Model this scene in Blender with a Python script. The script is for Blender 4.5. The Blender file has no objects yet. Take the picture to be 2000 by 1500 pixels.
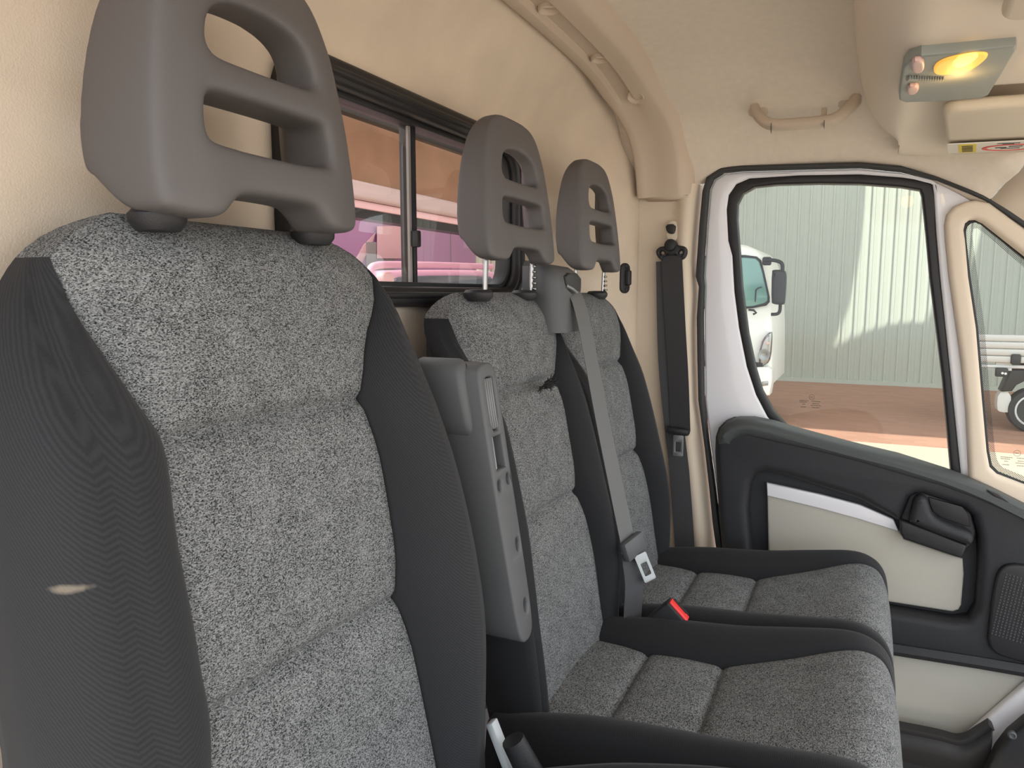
import bpy, bmesh, math, random
from mathutils import Vector, Matrix, Quaternion, noise
random.seed(4)
C = bpy.context.scene.collection
PI = math.pi

# ---------------------------------------------------------------- camera, sky, sun, exposure
# the camera stands at the origin; x runs to the front of the van, y across the cab, z up (metres)
scene = bpy.context.scene
cam_data = bpy.data.cameras.new('camera'); cam = bpy.data.objects.new('camera', cam_data); C.objects.link(cam)
yaw, pitch = math.radians(25.4), math.radians(6.93)
fwd = Vector((-math.sin(yaw)*math.cos(pitch), math.cos(yaw)*math.cos(pitch), -math.sin(pitch)))
cam.rotation_euler = fwd.to_track_quat('-Z', 'Y').to_euler()
cam_data.sensor_width = 36.0; cam_data.sensor_fit = 'HORIZONTAL'
cam_data.lens = 36.0*1440.0/2000.0
cam_data.clip_start = 0.02; cam_data.clip_end = 300
scene.camera = cam
world = bpy.data.worlds.new('sky'); scene.world = world; world.use_nodes = True
wn = world.node_tree.nodes; wl = world.node_tree.links
bg = wn['Background']; bg.inputs['Strength'].default_value = 1.0
bg.inputs['Color'].default_value = (0.90, 0.95, 1.0, 1)
SUN = Vector((0.55, 0.45, -0.75)).normalized()
sd = bpy.data.lights.new('sun', 'SUN'); sd.energy = 2.3; sd.angle = math.radians(0.6); sd.color = (1.0, 0.90, 0.79)
so = bpy.data.objects.new('sun', sd); C.objects.link(so); so.rotation_euler = SUN.to_track_quat('-Z', 'Y').to_euler(); so.location = (-8, -6, 12)
vs = scene.view_settings
vs.view_transform = 'Standard'; vs.look = 'None'; vs.gamma = 1.0; vs.use_curve_mapping = False; vs.exposure = 1.55

# ---------------------------------------------------------------- materials
def mat(name, col, rough=0.6, metal=0.0, spec=0.5, noise_scale=0, noise_amt=0.0, bump_scale=0, bump=0.0, coat=0.0, trans=0.0):
    m = bpy.data.materials.new(name); m.use_nodes = True
    nt = m.node_tree; n = nt.nodes; l = nt.links; b = n['Principled BSDF']
    b.inputs['Base Color'].default_value = (*col, 1); b.inputs['Roughness'].default_value = rough
    b.inputs['Metallic'].default_value = metal; b.inputs['Specular IOR Level'].default_value = spec
    b.inputs['Coat Weight'].default_value = coat
    tc = n.new('ShaderNodeTexCoord')
    if noise_scale:
        t = n.new('ShaderNodeTexNoise'); t.inputs['Scale'].default_value = noise_scale; t.inputs['Detail'].default_value = 5
        l.new(tc.outputs['Object'], t.inputs['Vector'])
        mx = n.new('ShaderNodeMix'); mx.data_type = 'RGBA'
        mx.inputs[6].default_value = (*[c*(1-noise_amt) for c in col], 1); mx.inputs[7].default_value = (*[min(1, c*(1+noise_amt)) for c in col], 1)
        l.new(t.outputs['Fac'], mx.inputs[0]); l.new(mx.outputs[2], b.inputs['Base Color'])
    if bump_scale:
        t2 = n.new('ShaderNodeTexNoise'); t2.inputs['Scale'].default_value = bump_scale; t2.inputs['Detail'].default_value = 3
        l.new(tc.outputs['Object'], t2.inputs['Vector'])
        bp = n.new('ShaderNodeBump'); bp.inputs['Strength'].default_value = bump; bp.inputs['Distance'].default_value = 0.002
        l.new(t2.outputs['Fac'], bp.inputs['Height']); l.new(bp.outputs['Normal'], b.inputs['Normal'])
    return m

def heather(name, dark, light, scale, mid=0.5):
    m = bpy.data.materials.new(name); m.use_nodes = True
    nt = m.node_tree; n = nt.nodes; l = nt.links; b = n['Principled BSDF']
    b.inputs['Roughness'].default_value = 0.95; b.inputs['Specular IOR Level'].default_value = 0.15
    tc = n.new('ShaderNodeTexCoord'); mp = n.new('ShaderNodeMapping')
    mp.inputs['Scale'].default_value = (1.0, 0.62, 1.25)
    l.new(tc.outputs['Object'], mp.inputs['Vector'])
    nz = n.new('ShaderNodeTexNoise'); nz.inputs['Scale'].default_value = scale*0.7; nz.inputs['Detail'].default_value = 2
    l.new(mp.outputs['Vector'], nz.inputs['Vector'])
    vo = n.new('ShaderNodeTexVoronoi'); vo.inputs['Scale'].default_value = scale
    l.new(mp.outputs['Vector'], vo.inputs['Vector'])
    sp = n.new('ShaderNodeSeparateColor'); l.new(vo.outputs['Color'], sp.inputs['Color'])
    big = n.new('ShaderNodeTexNoise'); big.inputs['Scale'].default_value = 26; big.inputs['Detail'].default_value = 3
    l.new(tc.outputs['Object'], big.inputs['Vector'])
    ad = n.new('ShaderNodeMath'); ad.operation = 'MULTIPLY_ADD'; ad.inputs[1].default_value = 0.35; l.new(nz.outputs['Fac'], ad.inputs[0]); l.new(sp.outputs[0], ad.inputs[2])
    ad2 = n.new('ShaderNodeMath'); ad2.operation = 'MULTIPLY_ADD'; l.new(big.outputs['Fac'], ad2.inputs[0]); ad2.inputs[1].default_value = 0.35; l.new(ad.outputs[0], ad2.inputs[2])
    cr = n.new('ShaderNodeValToRGB'); e = cr.color_ramp.elements
    e[0].position = 0.22; e[0].color = (*dark, 1); e[1].position = 0.82; e[1].color = (*light, 1)
    hf = n.new('ShaderNodeMath'); hf.operation = 'MULTIPLY'; hf.inputs[1].default_value = 0.6; l.new(ad2.outputs[0], hf.inputs[0])
    l.new(hf.outputs[0], cr.inputs['Fac']); l.new(cr.outputs['Color'], b.inputs['Base Color'])
    bp = n.new('ShaderNodeBump'); bp.inputs['Strength'].default_value = 0.35; bp.inputs['Distance'].default_value = 0.0012
    l.new(hf.outputs[0], bp.inputs['Height']); l.new(bp.outputs['Normal'], b.inputs['Normal'])
    return m

def twill(name, col, scale=800, amt=0.20, stain=None):
    m = bpy.data.materials.new(name); m.use_nodes = True
    nt = m.node_tree; n = nt.nodes; l = nt.links; b = n['Principled BSDF']
    b.inputs['Roughness'].default_value = 0.85; b.inputs['Specular IOR Level'].default_value = 0.25
    b.inputs['Sheen Weight'].default_value = 0.06; b.inputs['Sheen Roughness'].default_value = 0.5
    tc = n.new('ShaderNodeTexCoord'); mp = n.new('ShaderNodeMapping'); mp.inputs['Rotation'].default_value = (math.radians(35), math.radians(35), math.radians(20))
    l.new(tc.outputs['Object'], mp.inputs['Vector'])
    w = n.new('ShaderNodeTexWave'); w.inputs['Scale'].default_value = scale/6.28*1.0; w.inputs['Distortion'].default_value = 1.6; w.inputs['Detail'].default_value = 3; w.inputs['Detail Scale'].default_value = 3
    l.new(mp.outputs['Vector'], w.inputs['Vector'])
    mx = n.new('ShaderNodeMix'); mx.data_type = 'RGBA'
    mx.inputs[6].default_value = (*[c*(1-amt) for c in col], 1); mx.inputs[7].default_value = (*[c*(1+amt) for c in col], 1)
    l.new(w.outputs['Fac'], mx.inputs[0]); out = mx.outputs[2]
    if stain:
        sub = n.new('ShaderNodeVectorMath'); sub.operation = 'SUBTRACT'; sub.inputs[1].default_value = stain; l.new(tc.outputs['Object'], sub.inputs[0])
        ml = n.new('ShaderNodeVectorMath'); ml.operation = 'MULTIPLY'; ml.inputs[1].default_value = (0.55, 0.60, 3.2); l.new(sub.outputs[0], ml.inputs[0])
        ln = n.new('ShaderNodeVectorMath'); ln.operation = 'LENGTH'; l.new(ml.outputs[0], ln.inputs[0])
        nz = n.new('ShaderNodeTexNoise'); nz.inputs['Scale'].default_value = 90; l.new(tc.outputs['Object'], nz.inputs['Vector'])
        ma = n.new('ShaderNodeMath'); ma.operation = 'MULTIPLY_ADD'; ma.inputs[1].default_value = 0.014; l.new(nz.outputs['Fac'], ma.inputs[0]); l.new(ln.outputs['Value'], ma.inputs[2])
        mr = n.new('ShaderNodeMapRange'); mr.inputs[1].default_value = 0.010; mr.inputs[2].default_value = 0.019; mr.inputs[3].default_value = 0.5; mr.inputs[4].default_value = 0.0; l.new(ma.outputs[0], mr.inputs[0])
        m2 = n.new('ShaderNodeMix'); m2.data_type = 'RGBA'; m2.inputs[7].default_value = (0.30, 0.25, 0.19, 1); l.new(mr.outputs[0], m2.inputs[0]); l.new(out, m2.inputs[6]); out = m2.outputs[2]
    l.new(out, b.inputs['Base Color'])
    bp = n.new('ShaderNodeBump'); bp.inputs['Strength'].default_value = 0.10; bp.inputs['Distance'].default_value = 0.001
    l.new(w.outputs['Fac'], bp.inputs['Height']); l.new(bp.outputs['Normal'], b.inputs['Normal'])
    return m

def glass(name, tint, refl=0.06, rough=0.0):
    m = bpy.data.materials.new(name); m.use_nodes = True
    nt = m.node_tree; n = nt.nodes; l = nt.links; n.remove(n['Principled BSDF'])
    tr = n.new('ShaderNodeBsdfTransparent'); tr.inputs['Color'].default_value = (*tint, 1)
    gl = n.new('ShaderNodeBsdfGlossy'); gl.inputs['Roughness'].default_value = rough
    fr = n.new('ShaderNodeFresnel'); fr.inputs['IOR'].default_value = 1.45
    ma = n.new('ShaderNodeMath'); ma.operation = 'MULTIPLY'; ma.inputs[1].default_value = refl/0.04; l.new(fr.outputs[0], ma.inputs[0]); ma.use_clamp = True
    ge = n.new('ShaderNodeNewGeometry'); iv = n.new('ShaderNodeMath'); iv.operation = 'SUBTRACT'; iv.inputs[0].default_value = 1.0; l.new(ge.outputs['Backfacing'], iv.inputs[1])
    mb = n.new('ShaderNodeMath'); mb.operation = 'MULTIPLY'; l.new(ma.outputs[0], mb.inputs[0]); l.new(iv.outputs[0], mb.inputs[1]); ma = mb
    mx = n.new('ShaderNodeMixShader'); l.new(ma.outputs[0], mx.inputs[0]); l.new(tr.outputs[0], mx.inputs[1]); l.new(gl.outputs[0], mx.inputs[2])
    l.new(mx.outputs[0], n['Material Output'].inputs['Surface'])
    return m

def emit(name, col, s):
    m = bpy.data.materials.new(name); m.use_nodes = True
    b = m.node_tree.nodes['Principled BSDF']
    b.inputs['Base Color'].default_value = (*col, 1); b.inputs['Emission Color'].default_value = (*col, 1); b.inputs['Emission Strength'].default_value = s
    return m

M = dict(
    light_fabric=heather('light_fabric', (0.015, 0.016, 0.017), (0.27, 0.275, 0.275), 980),
    black_fabric=twill('black_fabric', (0.0165, 0.017, 0.019)),
    headrest=mat('headrest_vinyl', (0.100, 0.092, 0.091), 0.55, spec=0.4, bump_scale=900, bump=0.12),
    grey_plastic=mat('grey_plastic', (0.082, 0.084, 0.087), 0.5, spec=0.4, bump_scale=900, bump=0.1),
    grey_light=mat('light_grey_plastic', (0.17, 0.17, 0.175), 0.45),
    black_plastic=mat('black_plastic', (0.016, 0.016, 0.018), 0.5, spec=0.45, bump_scale=700, bump=0.25),
    door_plastic=mat('door_plastic', (0.021, 0.022, 0.025), 0.55, spec=0.4, bump_scale=600, bump=0.35),
    door_top=mat('door_top_plastic', (0.060, 0.066, 0.066), 0.5, spec=0.45, bump_scale=600, bump=0.3),
    rubber=mat('black_rubber', (0.016, 0.015, 0.016), 0.45, spec=0.4),
    seal=mat('seal_rubber', (0.03, 0.03, 0.03), 0.6),
    liner=mat('liner_fleece', (0.65, 0.55, 0.44), 0.95, spec=0.1, noise_scale=9, noise_amt=0.13, bump_scale=420, bump=0.35),
    ceiling=mat('ceiling_fleece', (0.72, 0.635, 0.535), 0.95, spec=0.1, noise_scale=60, noise_amt=0.07, bump_scale=420, bump=0.35),
    trim=mat('beige_plastic', (0.56, 0.46, 0.365), 0.6, spec=0.3, bump_scale=900, bump=0.08),
    console=mat('console_plastic', (0.74, 0.65, 0.54), 0.6, spec=0.3, bump_scale=900, bump=0.08),
    pillar=mat('pillar_plastic', (0.68, 0.58, 0.46), 0.6, spec=0.3),
    beige_vinyl=mat('beige_vinyl', (0.45, 0.43, 0.375), 0.7, spec=0.3, bump_scale=500, bump=0.15),
    paint=mat('white_paint', (0.80, 0.79, 0.82), 0.25, spec=0.5, coat=0.4),
    chrome=mat('chrome', (0.34, 0.33, 0.32), 0.25, metal=1.0),
    steel=mat('steel', (0.30, 0.31, 0.31), 0.5, metal=1.0),
    grey_paint=mat('grey_painted_metal', (0.42, 0.45, 0.46), 0.5),
    red=mat('red_plastic', (0.80, 0.03, 0.03), 0.4),
    webbing=mat('belt_webbing', (0.040, 0.040, 0.043), 0.65, spec=0.5, bump_scale=900, bump=0.2),
    webbing_grey=mat('grey_belt_webbing', (0.105, 0.105, 0.105), 0.6, spec=0.6, bump_scale=900, bump=0.2),
    tuft=mat('dark_tuft', (0.008, 0.008, 0.008), 0.9),
    lamp_panel=mat('lamp_panel_plastic', (0.25, 0.27, 0.25), 0.45),
    lens=emit('lamp_lens', (1.0, 0.50, 0.08), 0.22),
    bulb=emit('lamp_bulb', (1.0, 0.62, 0.14), 0.5),
    button=mat('lamp_button', (0.62, 0.42, 0.38), 0.4),
    visor=mat('visor_vinyl', (0.66, 0.58, 0.46), 0.7, spec=0.3, bump_scale=500, bump=0.1),
    sticker_white=mat('sticker_white', (0.72, 0.68, 0.60), 0.5),
    sticker_yellow=mat('sticker_yellow', (0.70, 0.55, 0.03), 0.5),
    sticker_red=mat('sticker_red', (0.70, 0.06, 0.06), 0.5),
    ink=mat('black_ink', (0.02, 0.02, 0.02), 0.6),
    glass_clear=glass('clear_glass', (0.93, 0.97, 0.95), 0.03),
    glass_rear=glass('rear_glass', (0.90, 0.86, 0.84), 0.05),
    glass_truck=mat('truck_windscreen', (0.12, 0.26, 0.23), 0.08, spec=0.8),
    shed=mat('shed_steel', (0.49, 0.53, 0.475), 0.5, noise_scale=2, noise_amt=0.04),
    truck_white=mat('truck_white', (0.80, 0.80, 0.76), 0.35),
    alu=mat('aluminium', (0.50, 0.48, 0.46), 0.4, metal=0.3),
    tyre=mat('tyre', (0.03, 0.032, 0.035), 0.8),
    rim=mat('white_rim', (0.65, 0.65, 0.65), 0.4),
    flap=mat('mudflap', (0.60, 0.58, 0.55), 0.6),
    brown=mat('reflected_brown', (0.27, 0.155, 0.095), 0.95, spec=0.1, noise_scale=5, noise_amt=0.25, bump_scale=300, bump=0.3),
    silver=mat('silver_beam', (0.52, 0.40, 0.38), 0.35, metal=0.2),
    purple=mat('purple_paint', (0.46, 0.25, 0.43), 0.35, noise_scale=1.5, noise_amt=0.1),
    pink=mat('pink_paint', (0.74, 0.42, 0.56), 0.3),
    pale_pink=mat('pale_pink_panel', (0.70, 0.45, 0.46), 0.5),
    dark_glass=mat('dark_glass', (0.10, 0.12, 0.15), 0.1, spec=0.8),
    grey_panel=mat('grey_green_panel', (0.28, 0.26, 0.25), 0.5),
    sunlit_ground=mat('pale_sunlit_ground', (0.47, 0.41, 0.34), 0.85, noise_scale=0.8, noise_amt=0.12, bump_scale=40, bump=0.2),  # sunlight on the yard put into the colour; also brightens the bounce
    sail=mat('sail_cloth', (0.55, 0.48, 0.38), 0.9),
)
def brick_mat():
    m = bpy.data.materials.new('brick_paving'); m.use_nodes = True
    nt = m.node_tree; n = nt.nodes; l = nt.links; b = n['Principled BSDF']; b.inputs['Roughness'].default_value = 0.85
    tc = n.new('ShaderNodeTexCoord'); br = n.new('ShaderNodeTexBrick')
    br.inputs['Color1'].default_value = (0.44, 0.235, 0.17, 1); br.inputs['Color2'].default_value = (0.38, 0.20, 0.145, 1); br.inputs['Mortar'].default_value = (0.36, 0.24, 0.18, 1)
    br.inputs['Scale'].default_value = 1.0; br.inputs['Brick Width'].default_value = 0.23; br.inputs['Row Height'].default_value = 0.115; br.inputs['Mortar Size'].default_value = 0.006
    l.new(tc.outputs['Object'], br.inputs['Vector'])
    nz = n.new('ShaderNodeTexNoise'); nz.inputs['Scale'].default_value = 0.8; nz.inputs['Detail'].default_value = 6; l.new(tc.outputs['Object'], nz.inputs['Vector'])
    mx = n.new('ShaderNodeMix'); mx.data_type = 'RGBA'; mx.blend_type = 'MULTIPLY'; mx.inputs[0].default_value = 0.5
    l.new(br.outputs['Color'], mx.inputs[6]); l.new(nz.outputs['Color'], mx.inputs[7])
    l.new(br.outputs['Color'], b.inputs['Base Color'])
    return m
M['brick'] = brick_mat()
def frit_mat():
    m = bpy.data.materials.new('dotted_frit'); m.use_nodes = True
    nt = m.node_tree; n = nt.nodes; l = nt.links; b = n['Principled BSDF']; b.inputs['Base Color'].default_value = (0.03, 0.03, 0.03, 1); b.inputs['Roughness'].default_value = 0.5
    tc = n.new('ShaderNodeTexCoord'); mp = n.new('ShaderNodeMapping'); mp.inputs['Rotation'].default_value = (0, PI/4, 0); mp.inputs['Scale'].default_value = (330, 0, 330)
    l.new(tc.outputs['Object'], mp.inputs['Vector'])
    fr = n.new('ShaderNodeVectorMath'); fr.operation = 'FRACTION'; l.new(mp.outputs[0], fr.inputs[0])
    sb = n.new('ShaderNodeVectorMath'); sb.operation = 'SUBTRACT'; sb.inputs[1].default_value = (0.5, 0, 0.5); l.new(fr.outputs[0], sb.inputs[0])
    ln = n.new('ShaderNodeVectorMath'); ln.operation = 'LENGTH'; l.new(sb.outputs[0], ln.inputs[0])
    lt = n.new('ShaderNodeMath'); lt.operation = 'LESS_THAN'; lt.inputs[1].default_value = 0.33; l.new(ln.outputs['Value'], lt.inputs[0])
    l.new(lt.outputs[0], b.inputs['Alpha'])
    return m
M['frit'] = frit_mat()

# ---------------------------------------------------------------- helpers
def link(name, me, m, parent=None, kind=None, smooth=40):
    for x in (m if isinstance(m, (list, tuple)) else [m]):
        me.materials.append(M[x] if isinstance(x, str) else x)
    o = bpy.data.objects.new(name, me); C.objects.link(o)
    if smooth is not None:
        me.polygons.foreach_set('use_smooth', [True]*len(me.polygons))
        if smooth < 180: me.set_sharp_from_angle(angle=math.radians(smooth))
    if parent is not None: o.parent = parent
    if kind: o['kind'] = kind
    return o
def from_bm(name, bm, m, parent=None, kind=None, smooth=40):
    bmesh.ops.recalc_face_normals(bm, faces=bm.faces[:])
    me = bpy.data.meshes.new(name); bm.to_mesh(me); bm.free()
    return link(name, me, m, parent, kind, smooth)
def empty(name, loc=(0, 0, 0), label=None, cat=None, group=None, kind=None):
    o = bpy.data.objects.new(name, None); C.objects.link(o); o.location = loc; o.empty_display_size = 0.05
    return tag(o, label, cat, group, kind)
def tag(o, label=None, cat=None, group=None, kind=None):
    if label: o['label'] = label
    if cat: o['category'] = cat
    if group: o['group'] = group
    if kind: o['kind'] = kind
    return o
def put(root):
    """children are built in world coordinates; shift them so the thing's origin is its base"""
    v = root.location.copy()
    for ch in root.children:
        if ch.type == 'MESH' and ch.location.length == 0 and ch.rotation_euler.to_matrix() == Matrix.Identity(3):
            ch.location = -v
        else:
            ch.location = ch.location - v
def chaikin(pts, it=2, closed=True):
    P = [tuple(p) for p in pts]
    for _ in range(it):
        Q = []
        n = len(P)
        rng = range(n) if closed else range(n-1)
        if not closed: Q.append(P[0])
        for i in rng:
            a, b = P[i], P[(i+1) % n]
            Q.append(tuple(0.75*x+0.25*y for x, y in zip(a, b))); Q.append(tuple(0.25*x+0.75*y for x, y in zip(a, b)))
        if not closed: Q.append(P[-1])
        P = Q
    return P
def catmull(pts, n=6, closed=False):
    P = [Vector(p) for p in pts]; N = len(P); out = []
    for i in range(N if closed else N-1):
        if closed: p0, p1, p2, p3 = P[i-1], P[i], P[(i+1) % N], P[(i+2) % N]
        else: p0, p1, p2, p3 = P[max(i-1, 0)], P[i], P[i+1], P[min(i+2, N-1)]
        for k in range(n):
            t = k/n
            out.append(0.5*((2*p1)+(-p0+p2)*t+(2*p0-5*p1+4*p2-p3)*t*t+(-p0+3*p1-3*p2+p3)*t**3))
    if not closed: out.append(P[-1])
    return out
def rrect(x0, y0, x1, y1, r, n=6):
    out = []
    for cx, cy, a in ((x1-r, y1-r, 0), (x0+r, y1-r, 90), (x0+r, y0+r, 180), (x1-r, y0+r, 270)):
        for k in range(n+1):
            t = math.radians(a+90*k/n); out.append((cx+r*math.cos(t), cy+r*math.sin(t)))
    return out
def ellipse(cx, cy, rx, ry, n=24): return [(cx+rx*math.cos(2*PI*k/n), cy+ry*math.sin(2*PI*k/n)) for k in range(n)]
PLANES = {'y': lambda a, b, c: (a, c, b), 'x': lambda a, b, c: (c, a, b), 'z': lambda a, b, c: (a, b, c)}
def plate_mesh(loops, c0, c1, axis='y', bevel=0.0, res=2, fn=None):
    """flat plate with holes: 2-D outline loops filled, thickness c0..c1 along the axis, rounded edges"""
    cu = bpy.data.curves.new('c', 'CURVE'); cu.dimensions = '2D'; cu.fill_mode = 'BOTH'
    th = abs(c1-c0)/2; bevel = min(bevel, th*0.98)
    cu.extrude = th-bevel; cu.bevel_depth = bevel; cu.bevel_resolution = res; cu.offset = -bevel
    for lp in loops:
        s = cu.splines.new('POLY'); s.points.add(len(lp)-1); s.use_cyclic_u = True
        for p, q in zip(s.points, lp): p.co = (q[0], q[1], 0, 1)
    o = bpy.data.objects.new('c', cu); C.objects.link(o)
    dg = bpy.context.evaluated_depsgraph_get()
    me = bpy.data.meshes.new_from_object(o.evaluated_get(dg))
    bpy.data.objects.remove(o); bpy.data.curves.remove(cu)
    cm = (c0+c1)/2; f = fn or PLANES[axis]
    for v in me.vertices: v.co = f(v.co.x, v.co.y, cm+v.co.z)
    bm = bmesh.new(); bm.from_mesh(me); bmesh.ops.remove_doubles(bm, verts=bm.verts[:], dist=1e-5); bmesh.ops.recalc_face_normals(bm, faces=bm.faces[:]); bm.to_mesh(me); bm.free()
    return me
def plate(name, loops, c0, c1, m, parent=None, axis='y', bevel=0.0, kind=None, smooth=35, fn=None, res=2):
    return link(name, plate_mesh(loops, c0, c1, axis, bevel, res, fn), m, parent, kind, smooth)
def bm_box(bm, c, s, rot=None, bev=0.0, seg=2):
    r = bmesh.ops.create_cube(bm, size=1.0)
    for v in r['verts']: v.co = Vector((v.co.x*s[0], v.co.y*s[1], v.co.z*s[2]))
    if bev:
        es = list({e for v in r['verts'] for e in v.link_edges})
        g = bmesh.ops.bevel(bm, geom=es, offset=bev, segments=seg, affect='EDGES', profile=0.5)
        vs_ = list({v for f in g['faces'] for v in f.verts} | {v for v in r['verts'] if v.is_valid})
    else: vs_ = r['verts']
    T = Matrix.Translation(c) @ (rot.to_4x4() if rot is not None else Matrix.Identity(4))
    bmesh.ops.transform(bm, matrix=T, verts=vs_)
def box(name, c, s, m, parent=None, rot=None, bev=0.0, kind=None, seg=2):
    bm = bmesh.new(); bm_box(bm, c, s, rot, bev, seg); return from_bm(name, bm, m, parent, kind)
def eul(x=0, y=0, z=0): 
    from mathutils import Euler
    return Euler((math.radians(x), math.radians(y), math.radians(z))).to_matrix()
def bm_tube(bm, path, r, n=10, cap=True):
    P = [Vector(p) for p in path]; rings = []
    up = Vector((0, 0, 1)); prev = None
    for i, p in enumerate(P):
        t = (P[min(i+1, len(P)-1)]-P[max(i-1, 0)]).normalized()
        if prev is None:
            a = t.orthogonal().normalized()
        else:
            a = (prev - t*prev.dot(t)).normalized()
        prev = a; b = t.cross(a)
        rr = r[i] if isinstance(r, (list, tuple)) else r
        rings.append([bm.verts.new(p+rr*(a*math.cos(2*PI*k/n)+b*math.sin(2*PI*k/n))) for k in range(n)])
    for A, B in zip(rings, rings[1:]):
        for k in range(n): bm.faces.new((A[k], A[(k+1) % n], B[(k+1) % n], B[k]))
    if cap: bm.faces.new(rings[0][::-1]); bm.faces.new(rings[-1])
def tube(name, path, r, m, parent=None, n=10, kind=None):
    bm = bmesh.new(); bm_tube(bm, path, r, n); return from_bm(name, bm, m, parent, kind, 60)
def sweep(name, path, sides, prof, m, parent=None, closed=True, kind=None, smooth=40, caps=True):
    """sweep a 2-D profile (a along side vector, b along side x tangent) down a path"""
    P = [Vector(p) for p in path]; bm = bmesh.new(); rings = []
    for i, p in enumerate(P):
        t = (P[min(i+1, len(P)-1)]-P[max(i-1, 0)]).normalized()
        s = Vector(sides[i] if isinstance(sides, list) else sides); s = (s-t*s.dot(t)).normalized(); nn = s.cross(t)
        rings.append([bm.verts.new(p+s*a+nn*b) for a, b in prof])
    n = len(prof)
    for A, B in zip(rings, rings[1:]):
        for k in range(n if closed else n-1): bm.faces.new((A[k], A[(k+1) % n], B[(k+1) % n], B[k]))
    if caps and closed: bm.faces.new(rings[0][::-1]); bm.faces.new(rings[-1])
    return from_bm(name, bm, m, parent, kind, smooth)
def lathe(name, c, axis, prof, m, parent=None, n=24, kind=None, smooth=40):
    """prof: (radius, height along axis)"""
    ax = Vector(axis).normalized(); a = ax.orthogonal().normalized(); b = ax.cross(a); c = Vector(c); bm = bmesh.new(); R_ = []
    for r, h in prof:
        R_.append([bm.verts.new(c+ax*h+r*(a*math.cos(2*PI*k/n)+b*math.sin(2*PI*k/n))) for k in range(n)] if r > 1e-6 else [bm.verts.new(c+ax*h)])
    for A, B in zip(R_, R_[1:]):
        for k in range(n):
            if len(A) == 1 and len(B) == 1: continue
            if len(A) == 1: bm.faces.new((A[0], B[(k+1) % n], B[k]))
            elif len(B) == 1: bm.faces.new((A[k], A[(k+1) % n], B[0]))
            else: bm.faces.new((A[k], A[(k+1) % n], B[(k+1) % n], B[k]))
    if len(R_[0]) > 1: bm.faces.new(R_[0][::-1])
    if len(R_[-1]) > 1: bm.faces.new(R_[-1])
    return from_bm(name, bm, m, parent, kind, smooth)
def grid(name, rows, m, parent=None, kind=None, skip=None, thick=0.0, smooth=180, closed=False):
    bm = bmesh.new(); V = [[bm.verts.new(p) for p in r] for r in rows]
    for i in range(len(V)-1):
        n = len(V[i])
        for j in range(n if closed else n-1):
            if skip and skip(i, j): continue
            bm.faces.new((V[i][j], V[i][(j+1) % n], V[i+1][(j+1) % n], V[i+1][j]))
    bmesh.ops.delete(bm, geom=[v for v in bm.verts if not v.link_faces], context='VERTS')
    if thick:
        bmesh.ops.recalc_face_normals(bm, faces=bm.faces[:])
        bmesh.ops.solidify(bm, geom=bm.faces[:], thickness=thick)
    return from_bm(name, bm, m, parent, kind, smooth)
def interp(tab, x):
    if x <= tab[0][0]: return tab[0][1]
    for (a, p), (b, q) in zip(tab, tab[1:]):
        if x <= b:
            t = (x-a)/(b-a); return p+(q-p)*t
    return tab[-1][1]
def sinterp(tab, x):
    """monotone-ish smooth interpolation"""
    if x <= tab[0][0]: return tab[0][1]
    if x >= tab[-1][0]: return tab[-1][1]
    i = max(k for k in range(len(tab)) if tab[k][0] <= x)
    x1, y1 = tab[i]; x2, y2 = tab[i+1]
    x0, y0 = tab[i-1] if i > 0 else (2*x1-x2, 2*y1-y2)
    x3, y3 = tab[i+2] if i+2 < len(tab) else (2*x2-x1, 2*y2-y1)
    m1 = (y2-y0)/(x2-x0); m2 = (y3-y1)/(x3-x1); h = x2-x1; t = (x-x1)/h
    return (2*t**3-3*t*t+1)*y1+(t**3-2*t*t+t)*h*m1+(-2*t**3+3*t*t)*y2+(t**3-t*t)*h*m2
def sstep(t): t = max(0, min(1, t)); return t*t*(3-2*t)

# ================================================================ THE CAB SHELL
# --- rear wall, curving forward into the side and the roof
WX = -0.74
def wall_x(y, z):
    cy = sstep((y-1.76)/0.34); cz = sstep((z-0.36)/0.22)
    return WX + 0.150*(1-(1-cy)*(1-0.80*cz)) + 0.006*math.sin(y*9)*sstep((z-.36)/.1)
win_y0, win_y1, win_z0, win_z1 = 0.815, 1.555, -0.002, 0.325
ys = sorted({0.05, 0.2, 0.4, 0.6, 0.75, win_y0, 0.95, 1.1, 1.25, 1.4, win_y1, *[1.6+0.03*k for k in range(18)]})
zs = sorted({-0.95, -0.6, -0.4, -0.2, win_z0, 0.1, 0.2, win_z1, *[0.36+0.02*k for k in range(12)]})
rows = [[(wall_x(y, z), y, z) for y in ys] for z in zs]
wall = grid('wall_back', rows, 'liner', kind='structure', thick=-0.02,
            skip=lambda i, j: win_z0-1e-6 <= zs[i] and zs[i+1] <= win_z1+1e-6 and win_y0-1e-6 <= ys[j] and ys[j+1] <= win_y1+1e-6)
tag(wall, 'beige fleece-lined rear wall of the cab around the sliding window')
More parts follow.
